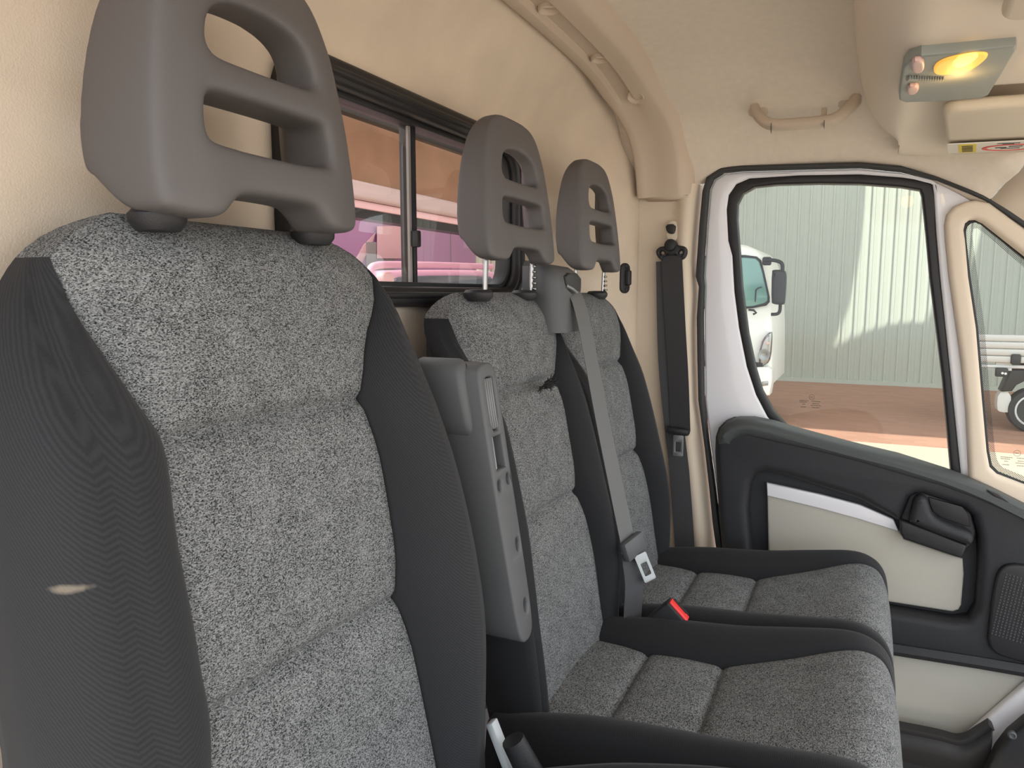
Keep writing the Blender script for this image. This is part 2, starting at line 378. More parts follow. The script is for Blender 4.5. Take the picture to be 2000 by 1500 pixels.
# --- sliding window in it
w1 = empty('window_1', (WX, 1.2, 0.0), 'black-framed sliding rear window behind the middle seat', kind='structure')
FO = rrect(0.795, -0.022, 1.575, 0.346, 0.075); FI = rrect(0.833, 0.014, 1.540, 0.306, 0.055); FJ = rrect(0.843, 0.022, 1.530, 0.297, 0.05)
plate('rubber_frame', [FO, FI], WX-0.01, WX+0.028, 'rubber', w1, 'x', 0.012, res=3)
plate('rubber_lip', [rrect(0.811, -0.007, 1.560, 0.330, 0.066), rrect(0.823, 0.004, 1.550, 0.318, 0.06)], WX+0.02, WX+0.034, 'rubber', w1, 'x', 0.005)
plate('inner_frame', [rrect(0.829, 0.010, 1.544, 0.310, 0.058), FJ], WX-0.03, WX+0.006, 'black_plastic', w1, 'x', 0.003)
plate('sliding_pane', [rrect(0.837, 0.016, 1.150, 0.304, 0.02)], WX-0.012, WX-0.008, 'glass_rear', w1, 'x')
plate('fixed_pane', [rrect(1.148, 0.016, 1.536, 0.304, 0.045)], WX-0.026, WX-0.022, 'glass_rear', w1, 'x')
box('divider', (WX-0.020, 1.160, 0.160), (0.030, 0.012, 0.290), 'black_plastic', w1, bev=0.003)
box('pane_edge_strip', (WX-0.010, 1.1475, 0.160), (0.005, 0.007, 0.286), 'grey_panel', w1)
box('latch', (WX+0.0, 1.153, 0.10), (0.016, 0.012, 0.03), 'black_plastic', w1, bev=0.003)
bmk = bmesh.new()
tube('window_knob', [(WX-0.004, 1.50, 0.122), (WX+0.012, 1.525, 0.122)], 0.009, 'black_plastic', w1)
put(w1)
# small black striker plate on the wall by the pillar
sp_ = empty('wall_bracket', (-0.625, 2.02, 0.045), 'small black oval striker bracket screwed to the fleece wall beside the far headrest', 'bracket')
def onwall(a, b, c): return (wall_x(2.02+a, 0.045+b)+c, 2.02+a, 0.045+b)
plate('base', [rrect(-0.016, -0.042, 0.016, 0.042, 0.0155)], -0.004, 0.006, 'black_plastic', sp_, bevel=0.003, fn=onwall)
plate('striker', [rrect(-0.006, -0.02, 0.006, 0.022, 0.005)], 0.004, 0.018, 'black_plastic', sp_, bevel=0.003, fn=onwall)
for dz in (-0.033, 0.033): plate('screw', [ellipse(0, dz, 0.005, 0.005, 12)], 0.004, 0.009, 'black_plastic', sp_, bevel=0.002, fn=onwall)
put(sp_)

# --- headliner: roof, curving down over the passenger door
ZS = [(-0.62, 0.30), (-0.42, 0.31), (-0.40, 0.319), (-0.37, 0.334), (-0.32, 0.338), (-0.12, 0.338), (0.0, 0.330), (0.05, 0.318), (0.11, 0.300), (0.2, 0.252), (0.28, 0.197), (0.34, 0.15), (0.45, 0.06), (0.6, -0.08)]
def header(x):
    z = interp(ZS, x); top = 0.575
    return [(0.05, top), (0.8, top+0.002), (1.4, top-0.004), (1.65, top-0.012), (1.80, top-0.035), (1.90, top-0.075), (1.97, max(z+0.13, top-0.11) if z > 0.2 else top-0.11),
            (2.03, z+0.088), (2.07, z+0.045), (2.09, z+0.020), (2.10, z+0.010), (2.115, z+0.004)]
def rowx(x): return [(x+0.85*(2.1-max(y, 1.7))*sstep((x-0.08)/0.15), y, z) for y, z in catmull([(a, b, 0) for a, b in header(x)], 3) and [(v[0], v[1]) for v in catmull([(a, b, 0) for a, b in header(x)], 3)]]
xs1 = [-0.62, -0.5, -0.42, -0.38, -0.34, -0.26, -0.18, -0.1, -0.02, 0.05, 0.11, 0.16, 0.21, 0.255]
ceil = grid('ceiling', [rowx(x) for x in xs1], 'ceiling', kind='structure', thick=0.012); tag(ceil, 'beige fleece headliner over the seats and above the passenger door')
apil = grid('trim_2', [rowx(x) for x in (0.257, 0.3, 0.36, 0.45, 0.6)], 'pillar', kind='structure', thick=0.012); tag(apil, 'smooth beige windscreen pillar trim in front of the passenger door')

# --- roof hoop and upper pillar trim: a rail across the roof that turns down beside the door
hp = empty('trim_1', (-0.53, 1.9, 0.5), 'beige plastic roof hoop running across the ceiling and down the pillar', kind='structure')
hpath = catmull([(0, 0.1, 0.535), (0, 0.8, 0.533), (0, 1.40, 0.528), (0, 1.70, 0.515), (0, 1.86, 0.482), (0, 1.955, 0.43), (0, 2.005, 0.37), (0, 2.03, 0.31), (0, 2.045, 0.265)], 6)
def hoop_prof(k):   # (x, depth into the cab)
    t = k
    return [(-0.628, -0.05), (-0.624, -0.012), (-0.620, 0.002), (-0.614, 0.005), (-0.595, 0.002), (-0.590, -0.013), (-0.552, -0.013), (-0.546, 0.001), (-0.53, 0.001), (-0.508, 0.003), (-0.497, 0.0), (-0.482, -0.018), (-0.470, -0.045)]
def frame(i):
    p = hpath[i]; t = (hpath[min(i+1, len(hpath)-1)]-hpath[max(i-1, 0)]).normalized()
    return p, t, Vector((0, -t.z, t.y)) * -1.0   # inward (down on the roof, towards the cab on the pillar)
rows = []
for i in range(len(hpath)):
    p, t, inw = frame(i); s = sstep((p.y-1.84)/0.06)    # the channel ends at the bend
    shift = 0.035*sstep((p.y-1.80)/0.24)
    wid = 1.0
    r = []
    for x, d in hoop_prof(0):
        if -0.5905 < x < -0.5515 and d < 0: d = d*(1-s)
        r.append(Vector((x+shift, 0, 0))+p+inw*d)
    rows.append(r)
grid('hoop_shell', rows, 'trim', hp, thick=0.0, smooth=50)
for (x, y, z) in [(-0.5695, 1.362, 0.541)]+[(-0.5671, 1.657, 0.531)]+[(-0.5379, 1.849, 0.489)]:
    bmd = bmesh.new()
    lathe('screw_boss', (x, y, z), (0, 0.0 if y < 1.8 else -0.55, -1), [(0.0215, -0.012), (0.0215, 0.006), (0.0195, 0.008), (0.0170, 0.006), (0.0140, -0.001), (0.0, -0.003)], 'trim', hp, 28)
# closed lower end of the hoop with two clips
grid('hoop_end', [[(-0.565, 2.045, 0.268), (-0.50, 2.045, 0.266), (-0.452, 2.05, 0.268)], [(-0.565, 2.10, 0.262), (-0.50, 2.10, 0.26), (-0.452, 2.10, 0.262)]], 'trim', hp, thick=0.004)
for (x, y, z) in [(-0.5636, 2.045, 0.2937), (-0.4813, 2.045, 0.2941)]: lathe('clip', (x, y, z), (0, -0.6, -1), [(0.009, -0.004), (0.009, 0.001), (0.006, 0.004), (0, 0.005)], 'pillar', hp, 14)
put(hp)
# --- lower pillar cover with the belt height adjuster
pl = empty('trim_3', (-0.5, 2.08, -0.3), 'beige lower pillar cover behind the outer seat belt', kind='structure')
prof = [(-0.66, 2.085), (-0.60, 2.088), (-0.55, 2.09), (-0.475, 2.09), (-0.458, 2.088), (-0.444, 2.072), (-0.432, 2.066), (-0.420, 2.068), (-0.410, 2.08), (-0.404, 2.11), (-0.40, 2.15)]
SEAL = sorted((z, x) for x, z in [(-0.4175, 0.0213), (-0.4269, 0.0498), (-0.4213, 0.1902), (-0.4156, 0.28), (-0.4084, 0.3139)]+[(-0.4206, -0.0644), (-0.4157, -0.1798), (-0.4093, -0.2965), (-0.388, -0.428), (-0.3713, -0.5459), (-0.3579, -0.6499), (-0.3381, -0.7689), (-0.299, -1.072)])
pz = [(z, interp(SEAL, z)+0.404-0.014) for z in (0.30, 0.25, 0.2, 0.1, 0.0, -0.1, -0.2, -0.3, -0.4, -0.5, -0.69, -1.1)]
grid('cover', [[(x+dx*(1 if x > -0.5 else 0.5), y, z) for x, y in prof] for z, dx in pz], 'pillar', pl, thick=0.0)
SL = [(-0.5088, 0.1979), (-0.4803, 0.2051), (-0.4767, 0.177), (-0.4773, 0.1461), (-0.5075, 0.147)]
plate('adjuster_slide', [chaikin(SL, 2)], 2.070, 2.094, 'visor', pl, bevel=0.002)
plate('adjuster_button', [chaikin([(-0.5086, 0.1921), (-0.4801, 0.1924), (-0.4823, 0.1688), (-0.4922, 0.165), (-0.5038, 0.171)], 1)], 2.055, 2.085, 'black_plastic', pl, bevel=0.004)
put(pl)
# --- shell parts the light needs: floor, driver's side pillar, roof skin
tag(box('floor', (0.1, 1.0, -1.08), (1.9, 1.6, 0.04), 'black_plastic', kind='structure'), 'black cab floor under the seats')
tag(box('wall_left', (-0.72, 0.20, -0.2), (0.14, 0.05, 1.7), 'paint', kind='structure', bev=0.01), "painted pillar at the driver's side")
tag(box('roof', (-0.1, 1.2, 0.625), (1.4, 2.0, 0.02), 'paint', kind='structure', bev=0.005), 'white roof skin over the headliner')

# ================================================================ PASSENGER DOOR
d1 = empty('door_1', (-0.1, 2.12, -1.05), 'white passenger door with black trim panel and beige inserts', kind='structure')
SO = [(-0.4175, 0.0213), (-0.4269, 0.0498), (-0.4213, 0.1902), (-0.4156, 0.28), (-0.4057, 0.3164), (-0.3681, 0.3397), (-0.3144, 0.3413), (-0.1726, 0.335), (-0.0274, 0.3282), (0.0651, 0.3128), (0.1441, 0.2817), (0.2425, 0.2336), (0.2855, 0.2052), (0.3283, 0.1702), (0.3917, 0.1118), (0.4552, 0.0349)]
SI = [(-0.4048, 0.0212), (-0.4085, 0.0496), (-0.4045, 0.1895), (-0.3992, 0.2859), (-0.3877, 0.3125), (-0.3609, 0.327), (-0.314, 0.3292), (-0.1721, 0.3232), (-0.0268, 0.3168), (0.0658, 0.3004), (0.1446, 0.2732), (0.2108, 0.239), (0.2488, 0.2178), (0.3296, 0.1525), (0.3889, 0.0978), (0.4486, 0.0222)]
SLO = [(-0.4175, 0.0213), (-0.4206, -0.0644), (-0.4157, -0.1798), (-0.4093, -0.2965), (-0.388, -0.428), (-0.3713, -0.5459), (-0.3579, -0.6499), (-0.3381, -0.7689), (-0.299, -1.072)]
SLI = [(-0.4048, 0.0212), (-0.405, -0.0642), (-0.4, -0.1792), (-0.395, -0.2956), (-0.3784, -0.4123), (-0.3589, -0.5295), (-0.3407, -0.6476), (-0.321, -0.7661), (-0.2818, -1.068)]
outer = SLO[::-1][:-1]+SO; inner = SLI[::-1][:-1]+SI
plate('door_seal', [outer+inner[::-1]], 2.085, 2.118, 'seal', d1, bevel=0.004)
# painted frame
body = inner + [(0.482, -0.1477), (0.5098, -0.5115), (0.5586, -1.149), (0.4208, -1.274), (-0.2502, -1.485)]
GO = [(-0.3325, 0.1049), (-0.3449, 0.1469), (-0.3519, 0.2301), (-0.3477, 0.2683), (-0.3284, 0.2958), (-0.2954, 0.3086), (-0.1726, 0.3085), (-0.0261, 0.3013), (0.0671, 0.2876), (0.1215, 0.2754), (0.1352, 0.266), (0.1399, 0.2436), (0.1513, 0.1442), (0.1651, 0.044), (0.1963, -0.1583), (0.2413, -0.4535), (0.2667, -0.6094), (-0.0304, -0.5814), (-0.1405, -0.4231), (-0.1888, -0.373), (-0.2238, -0.3328), (-0.2559, -0.2747), (-0.2833, -0.1975), (-0.3077, -0.0916), (-0.3236, 0.007)]
QO = [(0.2056, 0.0436), (0.1958, 0.1304), (0.1917, 0.1613), (0.1968, 0.1819), (0.2098, 0.1972), (0.2275, 0.2024), (0.2521, 0.1952), (0.3338, 0.1262), (0.398, 0.0653), (0.4573, -0.0769), (0.4903, -0.514), (0.3661, -0.485), (0.3064, -0.466), (0.2887, -0.4419), (0.2741, -0.385), (0.255, -0.2577)]
plate('painted_frame', [body, GO, QO], 2.110, 2.165, 'paint', d1, bevel=0.008, res=3)
GI = [(-0.3154, 0.1189), (-0.3252, 0.2023), (-0.3253, 0.2436), (-0.3128, 0.2702), (-0.2826, 0.2862), (-0.2237, 0.2893), (-0.1223, 0.2857), (-0.0249, 0.2784), (0.0688, 0.2651), (0.1099, 0.2551), (0.1152, 0.2412), (0.1298, 0.1456), (0.1436, 0.0444), (0.187, -0.2111), (0.2237, -0.4776), (0.2458, -0.6155), (-0.0055, -0.5809), (-0.1145, -0.4368), (-0.1634, -0.367), (-0.2094, -0.3189), (-0.2412, -0.2636), (-0.2597, -0.2073), (-0.2839, -0.1085), (-0.305, 0.021)]
GX = [((a-0.0)*1.0, b) for a, b in [(-0.3352, 0.105), (-0.3476, 0.147), (-0.3546, 0.2302), (-0.3505, 0.2698), (-0.3312, 0.2987), (-0.2968, 0.3114), (-0.1727, 0.3111), (-0.0262, 0.3038), (0.067, 0.2901), (0.1235, 0.2777), (0.1385, 0.267), (0.1421, 0.2434), (0.1536, 0.1441), (0.1673, 0.044), (0.1985, -0.1582), (0.2435, -0.4533), (0.2692, -0.6144), (-0.0327, -0.5873), (-0.143, -0.4261), (-0.1913, -0.3761), (-0.2264, -0.3358), (-0.2585, -0.2763), (-0.286, -0.199), (-0.3104, -0.0916), (-0.3263, 0.007)]]
plate('window_rubber', [GX, GI], 2.112, 2.15, 'rubber', d1, bevel=0.006)
plate('window_pane', [GX], 2.138, 2.142, 'glass_clear', d1)
# manufacturer's marks etched on the pane: a ring and rows of fine print
bm = bmesh.new()
def mark_rows(cx, cz, y, s, flip=1):
    bmx = bmesh.new()
    for k in range(24):
        a0, a1 = 2*PI*k/24, 2*PI*(k+1)/24
        q = [(cx+r*math.cos(a), y, cz+0.022*s+r*math.sin(a)) for r, a in ((0.0105*s, a0), (0.0105*s, a1), (0.0095*s, a1), (0.0095*s, a0))]
        bmx.faces.new([bmx.verts.new(p) for p in q])
    rnd = random.Random(5)
    def dash(x0, x1, z, h):
        x = x0
        while x < x1:
            w = rnd.uniform(0.0012, 0.0024)*s
            bmx.faces.new([bmx.verts.new(p) for p in ((x, y, z), (min(x+w, x1), y, z), (min(x+w, x1), y, z+h), (x, y, z+h))]); x += w+0.0011*s
    for (x0, x1, z) in ((-0.006, 0.005, 0.021), (-0.046, -0.012, 0.004), (0.0, 0.034, 0.004), (-0.046, -0.018, -0.002), (0.004, 0.03, -0.006), (-0.034, -0.024, -0.010), (-0.002, 0.036, -0.013), (-0.04, -0.02, -0.022), (0.002, 0.032, -0.022)):
        dash(cx+x0*s, cx+x1*s, cz+z*s, 0.0026*s)
    return bmx
mk = [(-0.1151, -0.291)][0]
from_bm('glass_print', mark_rows(mk[0], mk[1], 2.137, 0.66), 'ink', d1, smooth=None)
# quarter window trim, rubber, pane, dotted band, print
QT = [(0.1831, 0.0434), (0.1702, 0.1299), (0.1658, 0.1668), (0.1686, 0.1911), (0.1825, 0.2098), (0.2062, 0.2207), (0.2271, 0.222), (0.2556, 0.2145), (0.3289, 0.151), (0.392, 0.0952), (0.4637, -0.0291), (0.5011, -0.5195), (0.3644, -0.5057), (0.2991, -0.475), (0.2565, -0.45), (0.2392, -0.2816), (0.2205, -0.1558)]
QI = [(0.2228, 0.043), (0.211, 0.1287), (0.2063, 0.1531), (0.2084, 0.1687), (0.2174, 0.1768), (0.23, 0.1775), (0.2462, 0.1684), (0.3331, 0.0906), (0.3866, 0.0354), (0.4338, -0.0765), (0.4644, -0.487), (0.3713, -0.4565), (0.3157, -0.4372), (0.2976, -0.4198), (0.2886, -0.3798), (0.2707, -0.2542), (0.2467, -0.0801)]
plate('quarter_trim', [QT, QI], 2.082, 2.125, 'pillar', d1, bevel=0.012, res=3)
QG = [(x, z) for x, z in [(0.2185, 0.0435), (0.2066, 0.1301), (0.2029, 0.1547), (0.2059, 0.1742), (0.217, 0.1835), (0.2329, 0.184), (0.2503, 0.1748), (0.34, 0.0962), (0.4002, 0.0357), (0.4476, -0.0771), (0.4791, -0.4966), (0.3753, -0.4672), (0.3159, -0.4468), (0.2964, -0.4281), (0.2859, -0.3839), (0.2669, -0.257), (0.2426, -0.081)]]
QR = [(0.2314, 0.0433), (0.2173, 0.1297), (0.2148, 0.1519), (0.2172, 0.164), (0.2242, 0.171), (0.2336, 0.1731), (0.2445, 0.1678), (0.3368, 0.0831), (0.3847, 0.0298), (0.4281, -0.0775), (0.458, -0.4804), (0.3744, -0.4545), (0.3204, -0.4347), (0.3065, -0.4181), (0.2977, -0.3828), (0.2797, -0.2562), (0.2554, -0.0808)]
plate('quarter_rubber', [QG, QR], 2.118, 2.135, 'rubber', d1, bevel=0.004)
plate('quarter_pane', [QG], 2.136, 2.140, 'glass_clear', d1)
QB = [(0.2467, 0.0435), (0.2315, 0.1301), (0.2282, 0.1474), (0.2308, 0.1572), (0.2349, 0.1595), (0.2403, 0.1593), (0.2492, 0.1516), (0.3358, 0.0692), (0.38, 0.0181), (0.4149, -0.0782), (0.4484, -0.4531), (0.3756, -0.442), (0.3301, -0.4249), (0.3183, -0.4093), (0.3113, -0.3841), (0.2932, -0.2571), (0.2698, -0.081)]
plate('dotted_band', [[(0.2328, 0.0436), (0.2186, 0.1305), (0.2161, 0.1528), (0.2186, 0.165), (0.2256, 0.1721), (0.235, 0.1741), (0.246, 0.1688), (0.3389, 0.0836), (0.3871, 0.03), (0.4308, -0.0779), (0.4608, -0.4833), (0.3767, -0.4573), (0.3224, -0.4374), (0.3084, -0.4206), (0.2995, -0.3852), (0.2814, -0.2578), (0.257, -0.0813)], QB], 2.132, 2.134, 'frit', d1)
mk = [(0.3574, -0.402)][0]
from_bm('quarter_glass_print', mark_rows(mk[0], mk[1], 2.131, 0.72), 'ink', d1, smooth=None)
# --- trim panel, black, with a recess for the beige insert
TP = [(-0.353, -0.4329), (-0.3529, -0.3922), (-0.3454, -0.3656), (-0.3321, -0.3502), (-0.3118, -0.3401), (-0.2578, -0.3376), (-0.2047, -0.3449), (-0.1588, -0.3566), (-0.0887, -0.3702), (0.0099, -0.3902), (0.0997, -0.4058), (0.2068, -0.4343), (0.2565, -0.4508), (0.3054, -0.4695), (0.3695, -0.4997), (0.5024, -0.5599), (0.5289, -0.9058), (0.3974, -0.8986), (0.3018, -0.9014), (0.1112, -0.9044), (-0.0637, -0.9067), (-0.278, -0.9051), (-0.3184, -0.7538), (-0.3374, -0.6074)]
RC = [(-0.2597, -0.5756), (-0.254, -0.5098), (-0.239, -0.4809), (-0.2126, -0.4739), (-0.16, -0.4811), (0.0167, -0.5234), (0.11, -0.5684), (0.1282, -0.5046), (0.1412, -0.4938), (0.1569, -0.492), (0.2445, -0.5153), (0.2651, -0.5334), (0.2788, -0.5794), (0.2859, -0.6564), (0.2873, -0.7615), (0.2732, -0.7961), (0.2408, -0.8065), (0.1057, -0.8052), (-0.0684, -0.8064), (-0.2376, -0.8)]
plate('trim_panel', [TP, RC], 2.040, 2.115, 'door_plastic', d1, bevel=0.022, res=4)
plate('recess_back', [[(a, b) for a, b in TP]], 2.098, 2.112, 'door_plastic', d1)
top_rail = [(-0.3427, 2.05, -0.385), (-0.3214, 2.05, -0.3662), (-0.2879, 2.05, -0.355), (-0.2546, 2.05, -0.3539), (-0.2019, 2.05, -0.3609), (-0.1565, 2.05, -0.371), (-0.0869, 2.05, -0.3856), (0.0107, 2.05, -0.4049), (0.0999, 2.05, -0.4227), (0.2061, 2.05, -0.4517), (0.2555, 2.05, -0.4692), (0.304, 2.05, -0.4875), (0.3673, 2.05, -0.5146), (0.4992, 2.05, -0.5762)]
TRL = [(-0.3419, -0.4108), (-0.3455, -0.3852), (-0.3379, -0.3632), (-0.3221, -0.3463), (-0.2954, -0.3344), (-0.2554, -0.3315), (-0.2028, -0.3388), (-0.1574, -0.3505), (-0.0879, -0.3653), (0.0097, -0.3851), (0.0987, -0.4006), (0.2047, -0.4288), (0.254, -0.4452), (0.3024, -0.4637), (0.3658, -0.4936), (0.4975, -0.5533), (0.5005, -0.5931), (0.3684, -0.5307), (0.3051, -0.5037), (0.2566, -0.4856), (0.1961, -0.467), (0.1012, -0.4462), (0.0118, -0.4249), (-0.0859, -0.4072), (-0.2007, -0.39), (-0.2643, -0.3785), (-0.2843, -0.3816), (-0.3041, -0.3932), (-0.3118, -0.4081)]
tr = plate('top_rail', [TRL], 2.024, 2.115, 'door_top', d1, bevel=0.026, res=5)
tr['label'] = 'greyish armrest rail along the top of the panel'
IN = [(-0.216, -0.5131), (-0.0823, -0.5291), (0.0178, -0.5462), (0.097, -0.5744), (0.1128, -0.6049), (0.1232, -0.6238), (0.2554, -0.6549), (0.2601, -0.694), (0.2596, -0.7746), (0.2549, -0.7876), (0.242, -0.7955), (0.1058, -0.7963), (-0.0701, -0.7927), (-0.1997, -0.7859)]
plate('beige_insert', [IN], 2.082, 2.10, 'beige_vinyl', d1, bevel=0.006)['label'] = 'smooth beige door insert'
ST = [(-0.2153, -0.5114), (-0.082, -0.5274), (0.0178, -0.5444), (0.0967, -0.5725), (0.11, -0.6018), (0.0197, -0.5827), (-0.0803, -0.5651), (-0.2125, -0.5471)]
plate('silver_strip', [ST], 2.074, 2.09, 'paint', d1, bevel=0.003)['label'] = 'pale silver strip above the insert'
# door handle unit
HU = [(0.1095, -0.5656), (0.1276, -0.5022), (0.1405, -0.4914), (0.1562, -0.4896), (0.2433, -0.5128), (0.2638, -0.5308), (0.2774, -0.5766), (0.2748, -0.6029), (0.2631, -0.6202), (0.2517, -0.6455), (0.2363, -0.6426), (0.1214, -0.6149), (0.1125, -0.6)]
plate('handle_housing', [HU], 2.064, 2.10, 'black_plastic', d1, bevel=0.006)
HC = [(0.1699, -0.5011), (0.243, -0.5154), (0.2569, -0.5329), (0.2632, -0.5642), (0.2503, -0.5635), (0.1994, -0.5496), (0.1809, -0.5363), (0.1731, -0.5177)]
plate('handle_cup', [HC], 2.058, 2.066, 'rubber', d1, bevel=0.002)
HL = [(0.1288, -0.5562), (0.1324, -0.5202), (0.1379, -0.4985), (0.1486, -0.4907), (0.1622, -0.4943), (0.1697, -0.509), (0.1755, -0.5317), (0.1896, -0.5455), (0.2231, -0.5578), (0.2581, -0.5672), (0.2684, -0.5786), (0.2673, -0.5954), (0.2582, -0.6032), (0.1919, -0.5843), (0.1304, -0.5639)]
hl = plate('door_handle', [chaikin(HL, 1)], 2.020, 2.066, 'door_plastic', d1, bevel=0.016, res=4); hl['label'] = 'black curved door pull lever'
HB = [(0.1089, -0.5629), (0.1297, -0.5667), (0.1924, -0.5857), (0.2569, -0.6076), (0.2505, -0.6423), (0.2351, -0.6395), (0.1208, -0.6119), (0.112, -0.5971)]
plate('handle_base', [HB], 2.042, 2.08, 'black_plastic', d1, bevel=0.006)
# speaker grille with rows of dimples
SG = [(0.3125, -0.8617), (0.3128, -0.7701), (0.3172, -0.6789), (0.3256, -0.6494), (0.3432, -0.6351), (0.3736, -0.6327), (0.4922, -0.6429), (0.5101, -0.8792), (0.3904, -0.8733)]
plate('speaker_grille', [chaikin(SG, 2)], 2.026, 2.048, 'black_plastic', d1, bevel=0.006)
g0 = [(0.3347, -0.6564), (0.3837, -0.6607), (0.3333, -0.8491)]
bm = bmesh.new(); ux = 0.0072; 
for i in range(16):
    for j in range(22):
        x = g0[0][0]+0.004+i*ux-0.0009*j; z = g0[0][1]-0.004-j*0.0072-0.0013*i
        if z < g0[2][1]-0.014: continue
        r = bmesh.ops.create_cone(bm, cap_ends=True, segments=6, radius1=0.0026, radius2=0.0014, depth=0.003)
        bmesh.ops.transform(bm, matrix=Matrix.Translation((x, 2.0250, z)) @ Matrix.Rotation(PI/2, 4, 'X'), verts=r['verts'])
from_bm('grille_nubs', bm, 'grey_plastic', d1, smooth=None)['kind'] = 'stuff'
sl = [(0.2848, -0.4559), (0.3049, -0.4636), (0.3297, -0.4842), (0.3238, -0.4874), (0.2984, -0.4743)]
# air slot on top of the rail
plate('demister_slot', [[(0.2885, -0.4617), (0.3097, -0.4692), (0.3324, -0.4864), (0.3232, -0.4876), (0.2997, -0.4741)]], 2.028, 2.05, 'rubber', d1, bevel=0.001)
# lower panel, bin and painted lower edge
LP = [(-0.1163, -0.8881), (0.1109, -0.9003), (0.3016, -0.8975), (0.3972, -0.896), (0.4028, -0.9462), (0.2808, -1.124), (0.1413, -1.125), (-0.1057, -1.131)]
plate('lower_panel', [LP], 2.062, 2.09, 'beige_vinyl', d1, bevel=0.004)['label'] = 'beige vinyl lower door panel'
lip = [(-0.1145, 2.045, -0.8875), (0.1104, 2.045, -0.9031), (0.2986, 2.045, -0.8971), (0.4034, 2.045, -0.8957), (0.5223, 2.045, -0.8924)]
sweep('lower_lip', lip, Vector((0, -1, 0)), [(-0.03, -0.012), (0.015, -0.012), (0.02, 0.0), (0.01, 0.016), (-0.03, 0.016)], 'door_plastic', d1)
put(d1)
# door bin: a black tray along the foot of the door
bn = empty('door_bin', (0.2, 2.0, -1.12), 'black storage bin with shiny rim at the foot of the passenger door', 'bin')
rim = [(-0.0017, 1.99, -1.093), (0.1363, 1.99, -1.09), (0.2182, 1.99, -1.088), (0.2598, 1.99, -1.09), (0.2849, 1.99, -1.079), (0.3047, 1.99, -1.058), (0.3301, 1.99, -1.03)]
rim = catmull(rim, 5)
sweep('rim', rim, Vector((0, -1, 0)), [(-0.03, -0.004), (0.006, -0.006), (0.012, 0.0), (0.010, 0.012), (-0.03, 0.008)], 'black_plastic', bn, smooth=70)
grid('front', [[p+Vector((0, -0.006, 0)) for p in rim], [p+Vector((0, -0.008, -0.04)) for p in rim], [p+Vector((-0.01, 0.01, -0.2)) for p in rim]], 'black_plastic', bn, thick=0.006)
put(bn)
# painted sill edge and footwell trim in the lower right corner
SE = [(0.2664, -1.119), (0.3985, -0.9256), (0.4502, -0.8583), (0.5128, -0.7818), (0.5298, -1.005), (0.4641, -1.048), (0.3931, -1.055), (0.3552, -1.116), (0.3265, -1.168), (0.3086, -1.228), (0.2431, -1.248)]
ts = plate('trim_4', [SE], 2.028, 2.06, 'paint', kind='structure', bevel=0.008); tag(ts, 'white painted sill edge sloping up below the door panel')
fw = empty('trim_5', (0.4, 1.95, -1.2), 'black footwell side trim with one screw at the right edge of the floor', kind='structure')
FW = [(0.3182, -1.114), (0.334, -1.06), (0.3543, -1.016), (0.3833, -0.9745), (0.4374, -0.9169), (0.5001, -0.877), (0.5231, -1.179), (0.2793, -1.259)]
plate('side_panel', [FW], 1.93, 1.98, 'black_plastic', fw, bevel=0.01)
sc = [(0.3592, 1.927, -1.007)][0]
lathe('screw', sc, (0, -1, 0), [(0.009, -0.006), (0.009, 0.002), (0.006, 0.004), (0.003, 0.001), (0, 0.001)], 'grey_plastic', fw, 16)
put(fw)

# ================================================================ OVERHEAD CONSOLE, LAMP, VISORS, HANDLE
oc = empty('overhead_console', (0.15, 1.2, 0.35), 'moulded beige shelf console across the top of the windscreen', 'console')
# cross-section in x,z swept along y; the far end is rounded down against the door header
def con_prof(y):
    e = sstep((y-1.82)/0.26)
    zb = 0.352-0.018*e
    return [(-0.052, 0.59), (-0.047+0.01*e, 0.545-0.085*e), (-0.036+0.02*e, 0.485-0.065*e), (-0.016+0.02*e, 0.425-0.04*e), (0.006+0.022*e, 0.385-0.018*e), (0.030+0.02*e, zb+0.009), (0.055, zb), (0.10, zb-0.001-0.006*e),
            (0.2, zb-0.004-0.016*e), (0.32, zb-0.010-0.028*e), (0.45, zb-0.02-0.04*e), (0.55, zb-0.01)]
ysl = [0.1, 0.4, 0.8, 1.0, 1.2, 1.35, 1.45, 1.50, 1.512, 1.525, 1.54, 1.56, 1.6, 1.7, 1.8, 1.86, 1.92, 1.97, 2.01, 2.035, 2.045]
rows = []
for y in ysl:
    P = [Vector((x, y, z)) for x, z in con_prof(y)]
    # visor recess beyond y 1.52: the underside steps up a little
    st = sstep((y-1.512)/0.03)*(1-sstep((y-1.99)/0.04))
    for k in range(len(P)):
        if P[k].x > 0.06: P[k].z += 0.022*st*sstep((P[k].x-0.07)/0.06)
    if y > 1.04 and y < 1.4: pass
    q_ = max(0, (y-1.88)/0.165)
    for k in range(6): P[k].x += 0.095*q_**3*(k/5)**0.5; P[k].z += 0.0
    rows.append(catmull(P, 4))
grid('shell', rows, 'console', oc, thick=0.0, smooth=60)
grid('far_end', [rows[-1], [Vector((p.x, p.y+0.015, p.z+0.012)) for p in rows[-1]], [Vector((p.x+0.02, p.y+0.03, p.z+0.06)) for p in rows[-1]]], 'console', oc, smooth=60)
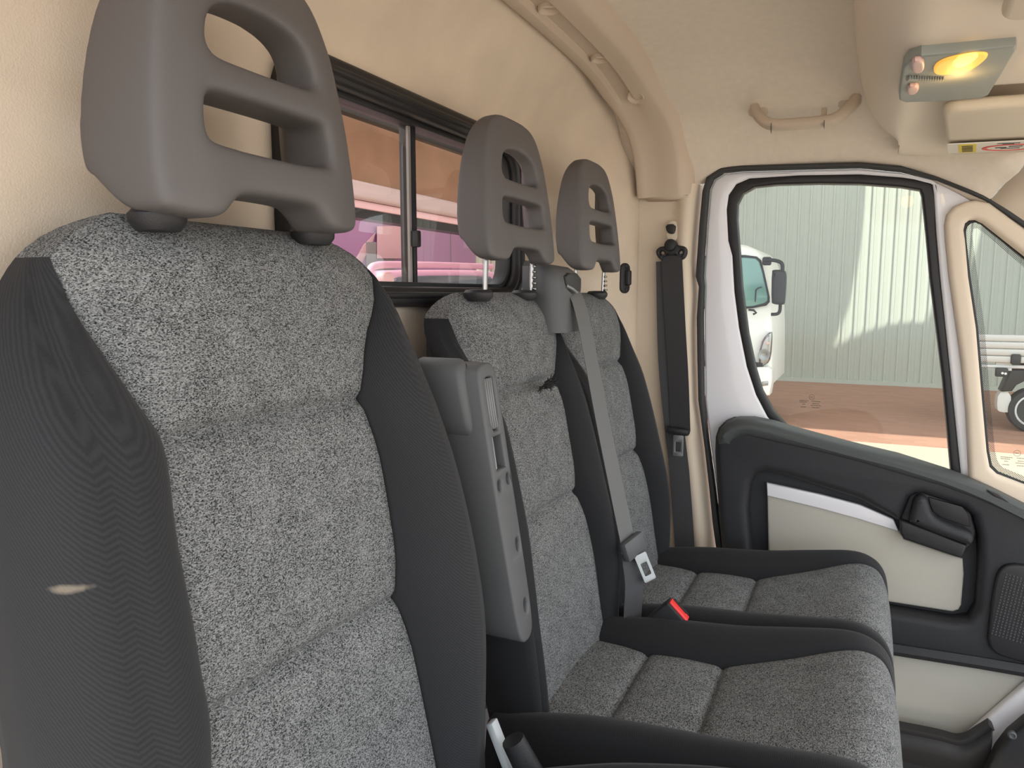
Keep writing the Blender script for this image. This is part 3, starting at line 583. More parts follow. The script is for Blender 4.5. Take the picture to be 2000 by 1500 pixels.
# map light in the middle of the cab
LPn = [(0.034, 1.295), (0.0399, 1.264), (0.0551, 1.243), (0.0932, 1.247), (0.1685, 1.25), (0.1728, 1.271), (0.173, 1.526), (0.1663, 1.544), (0.1124, 1.54), (0.0465, 1.52), (0.037, 1.5), (0.0344, 1.453)]
lx = [p[0] for p in LPn]; ly = [p[1] for p in LPn]
ml = plate('map_light_panel', [LPn], 0.336, 0.356, 'lamp_panel', oc, 'z', 0.004, res=3)
ml['label'] = 'grey-green map light panel with a lit lens'
LN = chaikin([(0.0751, 1.316), (0.0764, 1.281), (0.0887, 1.259), (0.1128, 1.25), (0.1339, 1.253), (0.141, 1.271), (0.1352, 1.309), (0.1229, 1.345), (0.0963, 1.346), (0.0808, 1.339)], 2)
plate('lens', [LN], 0.332, 0.340, 'lens', ml, 'z', 0.003)
plate('bulb', [chaikin([(0.0955, 1.276), (0.1017, 1.248), (0.1182, 1.241), (0.1278, 1.25), (0.1229, 1.284), (0.1125, 1.305), (0.1016, 1.3)], 2)], 0.3302, 0.334, 'bulb', ml, 'z', 0.0015)
for q in ([(0.0437, 1.238), (0.0587, 1.243), (0.063, 1.29), (0.0601, 1.309), (0.0477, 1.306), (0.0446, 1.271)], [(0.0445, 1.384), (0.0604, 1.385), (0.0631, 1.419), (0.0592, 1.441), (0.0478, 1.44), (0.0453, 1.417)]):
    plate('button', [chaikin(q, 1)], 0.329, 0.338, 'button', ml, 'z', 0.004)
rb = [(0.0431, 1.343, 0.334), (0.0932, 1.373, 0.334)]
bm = bmesh.new(); a, b = Vector(rb[0]), Vector(rb[1])
bm_tube(bm, [a, a.lerp(b, 0.25)], 0.005, 8)
for k in range(14):
    c = a.lerp(b, 0.06+0.94*k/13); bm_box(bm, c, (0.0016, 0.016, 0.006))
from_bm('ribbed_slider', bm, 'lamp_panel', ml)
put(oc)
lampd = bpy.data.lights.new('map_lamp', 'POINT'); lampd.energy = 0.06; lampd.color = (1.0, 0.6, 0.2); lampd.shadow_soft_size = 0.02
lampo = bpy.data.objects.new('map_lamp', lampd); C.objects.link(lampo); lampo.location = (0.115, 1.37, 0.315); lampo['kind'] = 'helper'
def visor(y0, y1, x0, name, label, sticker):
    v = empty(name, (x0+0.08, (y0+y1)/2, 0.33), label, 'visor')
    L = rrect(x0, y0, x0+0.19, y1, 0.028)
    def f(a, b, c): return (a+0.11*(b-y0)*(1 if sticker else 0.3), b, 0.334-0.03*(a-x0)-0.010*(b-y0)/(y1-y0)*(1 if sticker else 0)+c-0.008*math.sin(PI*max(0, min(1, (b-y0)/(y1-y0)))))
    plate('visor_body', [L], -0.011, 0.011, 'visor', v, bevel=0.009, res=3, fn=f)
    if sticker:
        yb = y1-0.115
        plate('label_backing', [rrect(x0+0.002, yb-0.062, x0+0.186, yb+0.062, 0.003)], -0.0128, -0.0108, 'sticker_white', v, fn=f)
        plate('yellow_label', [rrect(x0+0.022, yb-0.056, x0+0.054, yb+0.056, 0.002)], -0.0134, -0.0126, 'sticker_yellow', v, fn=f)
        bmq = []
        for k in range(5): bmq.append(rrect(x0+0.028, yb-0.038+k*0.018, x0+0.048, yb-0.030+k*0.018, 0.0005, 1))
        for k, q in enumerate(bmq): plate('print_line', [q], -0.0137, -0.0132, 'ink', v, fn=f)
        plate('red_ring', [ellipse(x0+0.114, yb+0.012, 0.050, 0.042, 40), ellipse(x0+0.114, yb+0.012, 0.042, 0.034, 40)], -0.0134, -0.0126, 'sticker_red', v, fn=f)
        for q in (rrect(x0+0.088, yb+0.004, x0+0.108, yb+0.012, 0.001, 1), rrect(x0+0.112, yb-0.006, x0+0.136, yb+0.0, 0.001, 1), rrect(x0+0.098, yb+0.018, x0+0.132, yb+0.023, 0.001, 1), rrect(x0+0.09, yb-0.048, x0+0.13, yb-0.043, 0.001, 1), rrect(x0+0.10, yb-0.038, x0+0.12, yb-0.034, 0.001, 1)):
            plate('pictogram', [q], -0.0134, -0.0126, 'grey_plastic', v, fn=f)
    put(v)
visor(1.555, 1.985, 0.108, 'sun_visor', 'beige passenger sun visor with yellow and red warning sticker, folded up', True)
visor(0.60, 1.095, 0.112, 'sun_visor', 'beige sun visor without stickers at the top right corner above the map light', False)

gh = empty('grab_handle', (-0.16, 2.03, 0.44), 'beige plastic grab handle fixed over the passenger door', 'handle')
gp = catmull([(-0.268, 1.985, 0.462), (-0.266, 1.960, 0.448), (-0.250, 1.935, 0.424), (-0.222, 1.922, 0.404), (-0.155, 1.918, 0.399), (-0.088, 1.922, 0.402), (-0.062, 1.935, 0.422), (-0.044, 1.960, 0.446), (-0.042, 1.985, 0.462)], 5)
sides = [Vector((0, -0.55, -0.8)) for _ in gp]
n_ = len(gp)
prof = [(-0.006, -0.010), (0.005, -0.010), (0.009, -0.006), (0.010, 0.006), (0.006, 0.010), (-0.006, 0.010)]
bm = bmesh.new(); rings = []
for i, p in enumerate(gp):
    t = (gp[min(i+1, n_-1)]-gp[max(i-1, 0)]).normalized(); s = Vector((0, -0.8, 0.25)); s = (s-t*s.dot(t)).normalized(); nn = s.cross(t)
    k = abs(i/(n_-1)-0.5)*2; sc_ = 1.6+0.9*sstep((k-0.55)/0.4)
    rings.append([bm.verts.new(p+s*a*sc_+nn*b*1.15) for a, b in chaikin(prof, 1)])
for A, B in zip(rings, rings[1:]):
    for k in range(len(A)): bm.faces.new((A[k], A[(k+1) % len(A)], B[(k+1) % len(A)], B[k]))
bm.faces.new(rings[0][::-1]); bm.faces.new(rings[-1])
from_bm('grip', bm, 'trim', gh, smooth=60)
for x in (-0.262, -0.058): box('mount', (x, 1.985, 0.462), (0.05, 0.03, 0.04), 'trim', gh, eul(-35), 0.010)
for x in (-0.222, -0.105): box('joint_line', (x, 1.9105, 0.395), (0.0012, 0.014, 0.022), 'grey_plastic', gh, eul(-20))
box('coat_hook', (-0.108, 1.935, 0.420), (0.012, 0.008, 0.034), 'trim', gh, eul(-25), 0.003)
put(gh)

# ================================================================ SEATS
def seat_back(root, yc, zt, x0, zseams, W, S, B, zb, slope=0.19, T=0.115, tilt_y=0.0, stain=False, near=0.72, near_s=0.0):
    """backrest: horizontal closed loops; light centre in three panels, black bolsters and sides"""
    rt = 0.055
    cen = [-1, -0.96, -0.88, -0.76, -0.6, -0.4, -0.2, 0, 0.2, 0.4, 0.6, 0.76, 0.88, 0.96, 1]
    bol = [0.0, 0.05, 0.13, 0.24, 0.36, 0.48, 0.60, 0.72, 0.83, 0.92, 1.0]
    d_list = [0.0, 0.003, 0.008, 0.015, 0.025, 0.036, 0.045, 0.055, 0.07, 0.085, 0.105, 0.125]
    z_end = zt-zb
    d = 0.15
    while d < z_end: d_list.append(d); d += 0.022
    d_list.append(z_end)
    for zsm in zseams:
        ds = zt-zsm
        d_list = [q for q in d_list if abs(q-ds) > 0.024]+[ds-0.020, ds-0.012, ds-0.006, ds-0.0025, ds, ds+0.0025, ds+0.006, ds+0.012, ds+0.020]
    d_list = sorted(d_list)
    loops = []; zones = None
    for d in d_list:
        z = zt-d; xb = x0-slope*z
        w = sinterp(W, d); s = min(sinterp(S, d), w-0.001); b = max(0.0, sinterp(B, d))
        fr = math.sqrt(max(0, 1-(1-min(d, rt)/rt)**2)) if d < rt else 1.0
        xm = xb-0.055
        groove = sum(0.011*math.exp(-((zt-d-q)/0.0075)**2)+0.010*math.exp(-((zt-d-q)/0.035)**2) for q in zseams)
        fade = sstep((d-0.02)/0.08); rho0 = 1-sstep((d-0.03)/0.20)
        def cx_(c, rho): return xb - rho*0.060*abs(c)**3 + fade*(0.010*(1-abs(c)**3)*0.8 - 0.012*(1-c*c) + 0.004) - groove*(1-0.25*c*c) - 0.006*fade*(abs(c) > 0.999)
        def half(rho, w, s, b):
            L = [(cx_(c, rho), c*s, z) for c in cen if c >= 0]
            for t in bol[1:]:
                h = (math.sin(PI*min(1, t**0.85*0.93)))**0.9 if t < 1 else 0.0
                x = xb + b*h + (0.002 if t < 1 else 0.0) - 0.006*fade*math.exp(-((t-0.60)/0.03)**2)
                if t >= 0.92: x = xb + b*h*0.9 - 0.012*(t-0.92)/0.08
                L.append((x-rho*(0.060+0.035*t), s+(w-s)*t, z))
            for i_, (dx, dw) in enumerate(((-0.03, 0.004), (-0.05, 0.003), (-0.08, -0.002), (-T*0.95, -0.012), (-T-0.012, -0.035), (-T-0.018, -0.08))):
                rdx = min(dx, -0.102-0.006*i_); rdw = (-0.008, -0.020, -0.038, -0.062, -0.09, -0.12)[i_]*w/0.22
                L.append((xb+dx+(rdx-dx)*rho, w+dw+(rdw-dw)*rho, z))
            return L
        kn = 1-0.21*math.exp(-(d/0.10)**2)
        kf = math.exp(-((d-0.085)/0.045)**2)
        wn = w*kn; sn = min(s*kn+near_s*sstep((d-0.33)/0.3), wn-0.001)
        wn += near_s*3.0*sstep((d-0.45)/0.25)
        wf = w*(1+0.03*kf)
        RH = half(rho0*0.3, wf, min(s*(1+0.13*kf), wf-0.001), b); LH = half(rho0, wn, sn, b*near)
        L = [(x, -q, zz) for x, q, zz in reversed(LH[1:len(cen)//2+1])]+RH+[(xb-T-0.02, 0.0, z)]+[(x, -q, zz) for x, q, zz in reversed(LH[len(cen)//2+1:])]
        nc = len(cen)//2; nR = len(RH)
        Zn = ['C']*(2*nc)+['B']*(len(bol)-1)+['S']*(nR-nc-len(bol))+['S', 'S']+['S']*(nR-nc-len(bol))+['B']*(len(bol)-1)
        loops.append([(xm+(x-xm)*fr, yc+ww+tilt_y*(z-zt), z+(0.0)) for x, ww, z in L]); zones = Zn
    # panels: faces by zone and band
    bands = {}
    n = len(loops[0])
    seam_d = [zt-q for q in zseams]
    for i in range(len(loops)-1):
        dm = (d_list[i]+d_list[i+1])/2
        for j in range(n):
            zn = zones[j % len(zones)]
            if dm < 0.045 or zn == 'C':
                k = 'top_panel' if dm < seam_d[0] else 'middle_panel' if dm < seam_d[1] else 'lower_panel'
            else: k = 'side_cover'
            bands.setdefault(k, []).append((i, j))
    for k, fs in bands.items():
        bm = bmesh.new(); vm = {}
        def V(i, j):
            j %= n
            if (i, j) not in vm: vm[(i, j)] = bm.verts.new(loops[i][j])
            return vm[(i, j)]
        for i, j in fs: bm.faces.new((V(i, j), V(i, j+1), V(i+1, j+1), V(i+1, j)))
        if k == 'top_panel': pass
        o = from_bm(k, bm, 'light_fabric' if k != 'side_cover' else ('black_stained' if stain else 'black_fabric'), root, smooth=60)
        if k == 'side_cover': o['label'] = 'black twill side bolsters'
    return loops

def cushion(root, yc, W, S, B, path, seams, zdrop=0.16, k_label=''):
    """seat cushion: rows follow the path of (x, z) from the back over the nose; light panels and black bolsters"""
    P = catmull([(a, 0, b) for a, b in path], 5)
    # dense rows at the seams
    rows_p = []
    for i in range(len(P)-1):
        a, b = P[i], P[i+1]; rows_p.append(a)
        for q in seams:
            if a.x <= q < b.x:
                for dq in (-0.012, -0.006, -0.002, 0, 0.002, 0.006, 0.012):
                    t = (q+dq-a.x)/(b.x-a.x); rows_p.append(a.lerp(b, t))
    rows_p.append(P[-1])
    # keep ordering along the path
    s_acc = []; 
    def key(p):
        best = 0; bd = 1e9; acc = 0
        for i in range(len(P)-1):
            a, b = P[i], P[i+1]; L_ = (b-a).length; t = max(0, min(1, (p-a).dot(b-a)/max(1e-9, L_*L_))); q = a.lerp(b, t); dd = (q-p).length
            if dd < bd: bd = dd; best = acc+t*L_
            acc += L_
        return best
    rows_p = sorted(rows_p, key=key)
    clean = [rows_p[0]]
    for p in rows_p[1:]:
        if (p-clean[-1]).length > 0.0008: clean.append(p)
    rows_p = clean
    cen = [-1, -0.95, -0.85, -0.7, -0.5, -0.25, 0, 0.25, 0.5, 0.7, 0.85, 0.95, 1]
    bol = [0.0, 0.06, 0.16, 0.3, 0.45, 0.6, 0.74, 0.86, 0.94, 1.0]
    G = []; rowx_ = []
    for i, p in enumerate(rows_p):
        t = (rows_p[min(i+1, len(rows_p)-1)]-rows_p[max(i-1, 0)]).normalized(); nrm = Vector((-t.z, 0, t.x))
        x = p.x; down = max(0.0, (path[5][1]-p.z)) if x > 0.03 else 0
        u = key(p)
        w = sinterp(W, u); s = min(sinterp(S, u), w-0.004); b = sinterp(B, u)
        gv = sum(0.009*math.exp(-((x-q)/0.006)**2)+0.007*math.exp(-((x-q)/0.03)**2) for q in seams if p.z > -0.74)
        right = []
        for c in cen:
            right.append(p+nrm*(0.006*(1-c**4)-gv*(1-0.3*c*c)-0.005*(abs(c) > 0.99))+Vector((0, c*s, 0)))
        def bolster(sgn):
            out = []
            for tt in bol[1:]:
                h = b*math.sin(PI*min(1, tt*0.72))**0.8 if tt < 1 else b*0.55
                drop = 0.0 if tt < 0.8 else -0.03*((tt-0.8)/0.2)**2
                out.append(p+nrm*(h+drop)+Vector((0, sgn*(s+(w-s)*tt), 0)))
            base = p+Vector((0, sgn*w, 0))
            out.append(base+nrm*(b*0.55-0.05)+Vector((0, sgn*0.006, 0)))
            out.append(base+nrm*(b*0.55-0.09)+Vector((0, sgn*0.004, 0)))
            out.append(base+nrm*(-zdrop)+Vector((0, -sgn*0.01, 0)))
            return out
        L = bolster(-1)[::-1]+right+bolster(1)
        G.append([Vector((v.x, v.y+yc, v.z)) for v in L]); rowx_.append((x, u))
    nb = len(bol)-1+3; ncen = len(cen)
    groups = {}
    useam = [key(Vector((q, 0, sinterp(path[:6], q)))) for q in seams]
    for i in range(len(G)-1):
        um = (rowx_[i][1]+rowx_[i+1][1])/2
        for j in range(len(G[0])-1):
            if nb <= j < nb+ncen-1: k = 'rear_seat_panel' if um < useam[0] else 'mid_seat_panel' if um < useam[1] else 'front_seat_panel'
            else: k = 'cushion_bolster'
            groups.setdefault(k, []).append((i, j))
    for k, fs in groups.items():
        bm = bmesh.new(); vm = {}
        def V(i, j):
            if (i, j) not in vm: vm[(i, j)] = bm.verts.new(G[i][j])
            return vm[(i, j)]
        for i, j in fs: bm.faces.new((V(i, j), V(i, j+1), V(i+1, j+1), V(i+1, j)))
        o = from_bm(k, bm, 'black_fabric' if k == 'cushion_bolster' else 'light_fabric', root, smooth=60)
        if k == 'cushion_bolster': o['label'] = 'black twill cushion edges'

# --- headrest: soft grey vinyl with two slots, on two chrome posts
def headrest_mesh():
    half = [(0.0, 0.276), (0.045, 0.275), (0.074, 0.266), (0.095, 0.244), (0.110, 0.205), (0.121, 0.150), (0.129, 0.09), (0.132, 0.04), (0.130, 0.006), (0.122, 0.0), (0.078, -0.003), (0.068, 0.003), (0.056, 0.018), (0.046, 0.024), (0.0, 0.025)]
    ol = half+[(-a, b) for a, b in reversed(half[1:-1])]
    top = [(0.0, 0.214), (0.034, 0.212), (0.062, 0.201), (0.074, 0.180), (0.077, 0.158), (0.066, 0.152), (-0.066, 0.152), (-0.077, 0.158), (-0.074, 0.180), (-0.062, 0.201), (-0.034, 0.212)]
    low = [(-0.080, 0.118), (0.080, 0.118), (0.086, 0.112), (0.090, 0.076), (0.084, 0.068), (-0.084, 0.068), (-0.090, 0.076), (-0.086, 0.112)]
    ol = [(a*1.09, b) for a, b in ol]
    me = plate_mesh([chaikin(ol, 2), chaikin(top, 2), chaikin(low, 2)], -0.034, 0.034, 'x', 0.009, 2)
    o = bpy.data.objects.new('t', me); C.objects.link(o)
    r = o.modifiers.new('r', 'REMESH'); r.mode = 'VOXEL'; r.voxel_size = 0.0036; r.adaptivity = 0.0
    s = o.modifiers.new('s', 'SMOOTH'); s.factor = 0.5; s.iterations = 34
    me2 = bpy.data.meshes.new_from_object(o.evaluated_get(bpy.context.evaluated_depsgraph_get()))
    bpy.data.objects.remove(o)
    for v in me2.vertices:
        y, z = v.co.y, v.co.z
        # thinner and leaning back towards the top, front face a little hollow, sides swept back
        k = 1.0-0.20*sstep((z-0.10)/0.16)
        x = v.co.x*k
        if z < 0.1: v.co.z = z+0.034*sstep((abs(y)-0.085)/0.05)*(1-z/0.1)*sstep((-x+0.005)/0.03)
        x += -0.085*z - 0.048*sstep((abs(y)-0.070)/0.075)*(0.12+0.88*sstep((0.026-v.co.x)/0.05)) - 0.006*sstep((abs(y)-0.09)/0.06)
        x += -0.25*max(0, z-0.2)**1.0*0.4
        v.co.x = x
    me2.name = 'headrest'
    return me2
HR = headrest_mesh()
def headrest(root, y, z, x, post_to, kind_post='chrome', scale=1.0, pw=0.098, poff=0.0, wy=1.0):
    h = link('headrest', HR if not HR.materials else HR, [] if HR.materials else 'headrest', root, smooth=180)
    h.location = (x, y, z); h.scale = (scale, scale, scale) if wy == 1 else (0.58, wy, 0.93)
    if wy != 1: h.rotation_euler = (0, math.radians(-2.5), 0)
    h['label'] = 'grey moulded headrest with two slots'
    for s, style in ((-1, 0), (1, 1)):
        yy = s*pw+poff
        bm = bmesh.new(); bm_tube(bm, [(-0.030, yy, 0.05), (-0.024 if wy == 1 else -0.044, yy, (post_to-z)-0.0)], 0.0058 if wy == 1 else 0.0066, 12)
        if style:
            for q in range(5): 
                zz = (post_to-z)+0.012+q*0.012
                if zz < -0.004: bm_box(bm, (-0.018 if wy == 1 else -0.030, yy, zz), (0.013, 0.009, 0.005), None, 0.001, 1)
        p = from_bm('headrest_post', bm, kind_post, h, smooth=60)
        bmc = bmesh.new()
    return h
def post_collar(root, y, z, x, tilt=0.0):
    lathe('post_collar', (x, y, z), (0.0, tilt, 1), [(0.020, -0.012), (0.026, -0.004), (0.0265, 0.003), (0.022, 0.008), (0.010, 0.009), (0.0, 0.009)], 'black_plastic', root, 24)

# ---------------- driver's seat
M['black_stained'] = twill('black_stained', (0.021, 0.0215, 0.0235), stain=(-0.5312, 0.3393, -0.2212))
ds = empty('driver_seat', (-0.2, 0.605, -1.05), "driver's seat with heathered grey centre and black bolsters, nearest the camera", 'seat')
WD = [(0, 0.150), (0.02, 0.196), (0.045, 0.224), (0.09, 0.250), (0.17, 0.264), (0.35, 0.280), (0.5, 0.284), (0.6, 0.272), (0.72, 0.265), (0.8, 0.265)]
SD = [(0, 0.149), (0.02, 0.193), (0.045, 0.222), (0.06, 0.212), (0.09, 0.198), (0.13, 0.178), (0.17, 0.164), (0.207, 0.152), (0.3, 0.158), (0.40, 0.155), (0.457, 0.149), (0.55, 0.155), (0.7, 0.16), (0.8, 0.16)]
BD = [(0, 0.0), (0.05, 0.006), (0.1, 0.025), (0.17, 0.045), (0.3, 0.068), (0.45, 0.075), (0.55, 0.066), (0.65, 0.045), (0.75, 0.02), (0.8, 0.01)]
seat_back(ds, 0.605, 0.078, -0.588, [-0.132, -0.385], WD, SD, BD, -0.70, stain=True, near=0.5, near_s=0.030)
headrest(ds, 0.612, 0.074, -0.586, 0.066, pw=0.110, poff=0.0)
for s in (-1, 1): post_collar(ds, 0.612+s*0.110, 0.072, -0.612)
CD = [(-0.52, -0.685), (-0.42, -0.68), (-0.32, -0.662), (-0.2, -0.637), (-0.08, -0.612), (0.02, -0.598), (0.07, -0.612), (0.10, -0.64), (0.112, -0.69), (0.11, -0.74), (0.09, -0.82)]
WC = [(0, 0.245), (0.2, 0.258), (0.5, 0.262), (0.65, 0.255), (0.9, 0.24)]
SC = [(0, 0.15), (0.17, 0.137), (0.3, 0.135), (0.42, 0.155), (0.55, 0.185), (0.65, 0.20), (0.9, 0.2)]
BC = [(0, 0.01), (0.1, 0.03), (0.2, 0.05), (0.3, 0.062), (0.45, 0.06), (0.56, 0.035), (0.65, 0.01), (0.9, 0.006)]
cushion(ds, 0.605, WC, SC, BC, CD, [-0.335, -0.195])
box('seat_base', (-0.2, 0.605, -0.92), (0.46, 0.42, 0.28), 'black_plastic', ds, bev=0.02)
# folded-up armrest on the inner side
AR = [(-0.5026, 0.8994, -0.109), (-0.5035, 0.9207, -0.103), (-0.5033, 0.9467, -0.1046), (-0.5024, 0.9578, -0.1101), (-0.4978, 0.9601, -0.139), (-0.4927, 0.9699, -0.1707), (-0.4407, 1.028, -0.4959), (-0.4385, 1.021, -0.5096), (-0.4367, 0.9592, -0.5206), (-0.4386, 0.9341, -0.509), (-0.4408, 0.9283, -0.4951), (-0.4892, 0.8741, -0.1925)]
def arm_f(a, b, c): return (-0.50-0.16*b+c, a, b)
ar_lo = [(q[1], q[2]) for q in AR]
A_ = [(0.905, -0.115), (0.912, -0.100), (0.935, -0.096), (0.955, -0.100), (0.962, -0.118), (0.964, -0.28), (0.966, -0.42), (0.964, -0.485), (0.952, -0.503), (0.927, -0.505), (0.914, -0.49), (0.910, -0.40), (0.906, -0.28)]
slot = [(0.925, -0.118), (0.946, -0.118), (0.950, -0.125), (0.950, -0.195), (0.922, -0.195), (0.922, -0.125)]
slot2 = [(0.922, -0.203), (0.950, -0.203), (0.951, -0.25), (0.921, -0.25)]
ho = [ellipse(0.922, -0.272, 0.006, 0.008, 14), ellipse(0.951, -0.268, 0.006, 0.008, 14), ellipse(0.951, -0.365, 0.006, 0.010, 14), ellipse(0.948, -0.455, 0.006, 0.010, 14)]
arm = plate('armrest', [chaikin(A_, 2), chaikin(slot, 1), slot2]+ho, -0.090, 0.0, 'grey_plastic', ds, bevel=0.004, fn=arm_f)
arm['label'] = 'grey plastic armrest folded upright beside the backrest'
plate('armrest_core', [chaikin([(0.93+(a-0.93)*0.9, -0.30+(b+0.30)*0.97) for a, b in A_], 1)], -0.085, -0.022, 'black_plastic', arm, fn=arm_f)
for k in range(4):
    y = 0.927+k*0.0062; bm = bmesh.new(); bm_box(bm, (0, 0, 0), (0.016, 0.0038, 0.074), None, 0.0012, 1)
    bmesh.ops.transform(bm, matrix=Matrix.Translation(arm_f(y, -0.157, -0.010)) @ eul(0, -9).to_4x4(), verts=bm.verts[:]); from_bm('ribbed_wheel_bar', bm, 'grey_light', arm)
tube('armrest_rod', [arm_f(0.931, -0.19, -0.010), arm_f(0.931, -0.252, -0.010)], 0.0042, 'steel', arm)
hinge = plate('armrest_hinge', [chaikin([(0.893, -0.13), (0.90, -0.095), (0.925, -0.088), (0.93, -0.2), (0.90, -0.205)], 2)], -0.105, -0.02, 'grey_plastic', arm, bevel=0.012, fn=arm_f)
for hcx, hcz in ((0.922, -0.272), (0.951, -0.268)):
    lathe('screw', arm_f(hcx, hcz, -0.010), (1, 0, 0.16), [(0.0045, -0.004), (0.0045, 0.001), (0.002, 0.0015), (0, 0)], 'steel', arm, 12)
tube('armrest_pivot', [(-0.497, 0.80, -0.455), (-0.497, 0.93, -0.455)], 0.014, 'black_plastic', arm, 14)
# reclining lever and buckle stalk between the driver's seat and the bench
tube('buckle_sleeve', [(-0.40, 0.845, -0.60), (-0.365, 0.862, -0.68), (-0.35, 0.865, -0.76)], [0.016, 0.020, 0.02], 'black_plastic', ds, 12)
sk = [(-0.4, 0.7747, -0.5372), (-0.4, 0.7845, -0.5545), (-0.4, 0.8392, -0.6226), (-0.4, 0.8233, -0.6167), (-0.4, 0.7648, -0.5453)]
box('side_bracket', (-0.405, 0.862, -0.675), (0.012, 0.018, 0.18), 'grey_paint', ds, eul(0, -24, 0), 0.003)
put(ds)
for o_ in ds.children:
    pass

# ---------------- passenger bench
pb = empty('passenger_bench', (-0.2, 1.47, -1.05), 'double passenger bench with two heathered grey backrests and cushions beside the door', 'seat')
WB = [(0, 0.135), (0.02, 0.170), (0.045, 0.194), (0.09, 0.212), (0.17, 0.222), (0.35, 0.226), (0.55, 0.226), (0.65, 0.222), (0.8, 0.21)]
WF = [(0, 0.135), (0.02, 0.170), (0.045, 0.194), (0.09, 0.212), (0.17, 0.226), (0.35, 0.240), (0.5, 0.244), (0.6, 0.235), (0.8, 0.20)]
SB = [(0, 0.134), (0.02, 0.168), (0.045, 0.192), (0.055, 0.184), (0.09, 0.174), (0.13, 0.160), (0.172, 0.146), (0.25, 0.143), (0.33, 0.143), (0.40, 0.146), (0.47, 0.160), (0.55, 0.168), (0.65, 0.158), (0.8, 0.155)]
BB = [(0, 0.0), (0.05, 0.004), (0.1, 0.015), (0.17, 0.028), (0.3, 0.042), (0.45, 0.048), (0.55, 0.044), (0.65, 0.03), (0.75, 0.01), (0.8, 0.0)]
seat_back(pb, 1.25, 0.004, -0.588, [-0.172, -0.403], WB, SB, BB, -0.72, T=0.08)
seat_back(pb, 1.70, 0.004, -0.588, [-0.172, -0.403], WF, SB, BB, -0.72, T=0.08)
headrest(pb, 1.255, 0.060, -0.578, -0.004, wy=1.02, pw=0.098)
headrest(pb, 1.702, 0.056, -0.578, -0.004, wy=1.02, pw=0.098)
for yy in (1.255, 1.702):
    for s in (-1, 1): post_collar(pb, yy+s*0.098, 0.0, -0.615)
CB = [(-0.52, -0.70), (-0.45, -0.697), (-0.345, -0.690), (-0.2, -0.682), (-0.1, -0.660), (0.0, -0.630), (0.045, -0.632), (0.070, -0.655), (0.082, -0.70), (0.084, -0.76), (0.07, -0.85)]
WC2 = [(0, 0.222), (0.2, 0.232), (0.5, 0.236), (0.62, 0.23), (0.9, 0.22)]
SC2 = [(0, 0.152), (0.07, 0.150), (0.175, 0.133), (0.32, 0.130), (0.42, 0.148), (0.52, 0.170), (0.60, 0.185), (0.9, 0.19)]
BC2 = [(0, 0.01), (0.1, 0.03), (0.3, 0.042), (0.42, 0.034), (0.52, 0.018), (0.6, 0.006), (0.9, 0.004)]
cushion(pb, 1.215, WC2, SC2, BC2, CB, [-0.345, -0.203])
cushion(pb, 1.685, WC2, SC2, BC2, CB, [-0.345, -0.203])
box('bench_base', (-0.2, 1.45, -0.94), (0.42, 0.86, 0.24), 'black_plastic', pb, bev=0.02)
# torn tuft in the seam of the middle backrest
bm = bmesh.new(); tf = [(-0.5541, 1.199, -0.1624), (-0.5557, 1.248, -0.1545), (-0.5557, 1.304, -0.1542), (-0.5532, 1.279, -0.1673), (-0.5528, 1.23, -0.1696)]
tc_ = Vector((-0.548, 1.285, -0.172))
for k in range(70):
    a = Vector((0.004+random.uniform(0, 0.010), random.gauss(0, 0.014), random.gauss(0, 0.003)))+tc_
    e = a+Vector((random.uniform(0.002, 0.012), random.gauss(0.006, 0.012), random.gauss(0.002, 0.006)))
    bm_tube(bm, [a, (a+e)/2+Vector((0.003, 0, 0.002)), e], [0.0012, 0.0012, 0.0004], 4)
from_bm('torn_tuft', bm, 'tuft', pb)['kind'] = 'stuff'
# grey cowl that carries the middle belt over the backrest
def cowl_rows():
    R_ = []
    for t in [0, .08, .18, .3, .45, .6, .75, .9, 1.0]:
        z = 0.070-0.148*t; wv = 0.072-0.016*(t < 0.01)
        f = math.sqrt(max(0.0, 1-(1-min(1, t*4.5))**2)) 
        xf = -0.560-0.09*(1-f)-0.0*t+0.012*t; xbk = -0.640
        lo = []
        for u, sx in [(-1, 0.0), (-0.97, 0.5), (-0.85, 0.9), (-0.5, 1), (0, 1.0), (0.5, 1), (0.85, .9), (0.97, .5), (1, 0.0)]:
            lo.append((xbk+(xf-xbk)*(0.55+0.45*sx), 1.455+u*wv*(0.55+0.45*f), z))
        lo.append((xbk, 1.455+wv*0.8, z)); lo.append((xbk, 1.455-wv*0.8, z)); R_.append(lo)
    return R_
cw = grid('belt_cowl', cowl_rows(), 'grey_plastic', pb, closed=True, smooth=60)
cw['label'] = 'grey plastic cowl with the belt slot'
plate('cowl_slot', [chaikin([(1.420, 0.044), (1.514, 0.044), (1.514, 0.004), (1.494, -0.010), (1.46, 0.0), (1.424, 0.016)], 1)], -0.572, -0.5530, 'rubber', cw, 'x', 0.003)
tube('slot_guide', [(-0.556, 1.428, 0.018), (-0.551, 1.452, 0.011), (-0.554, 1.490, 0.002)], 0.0045, 'steel', cw)
put(pb)

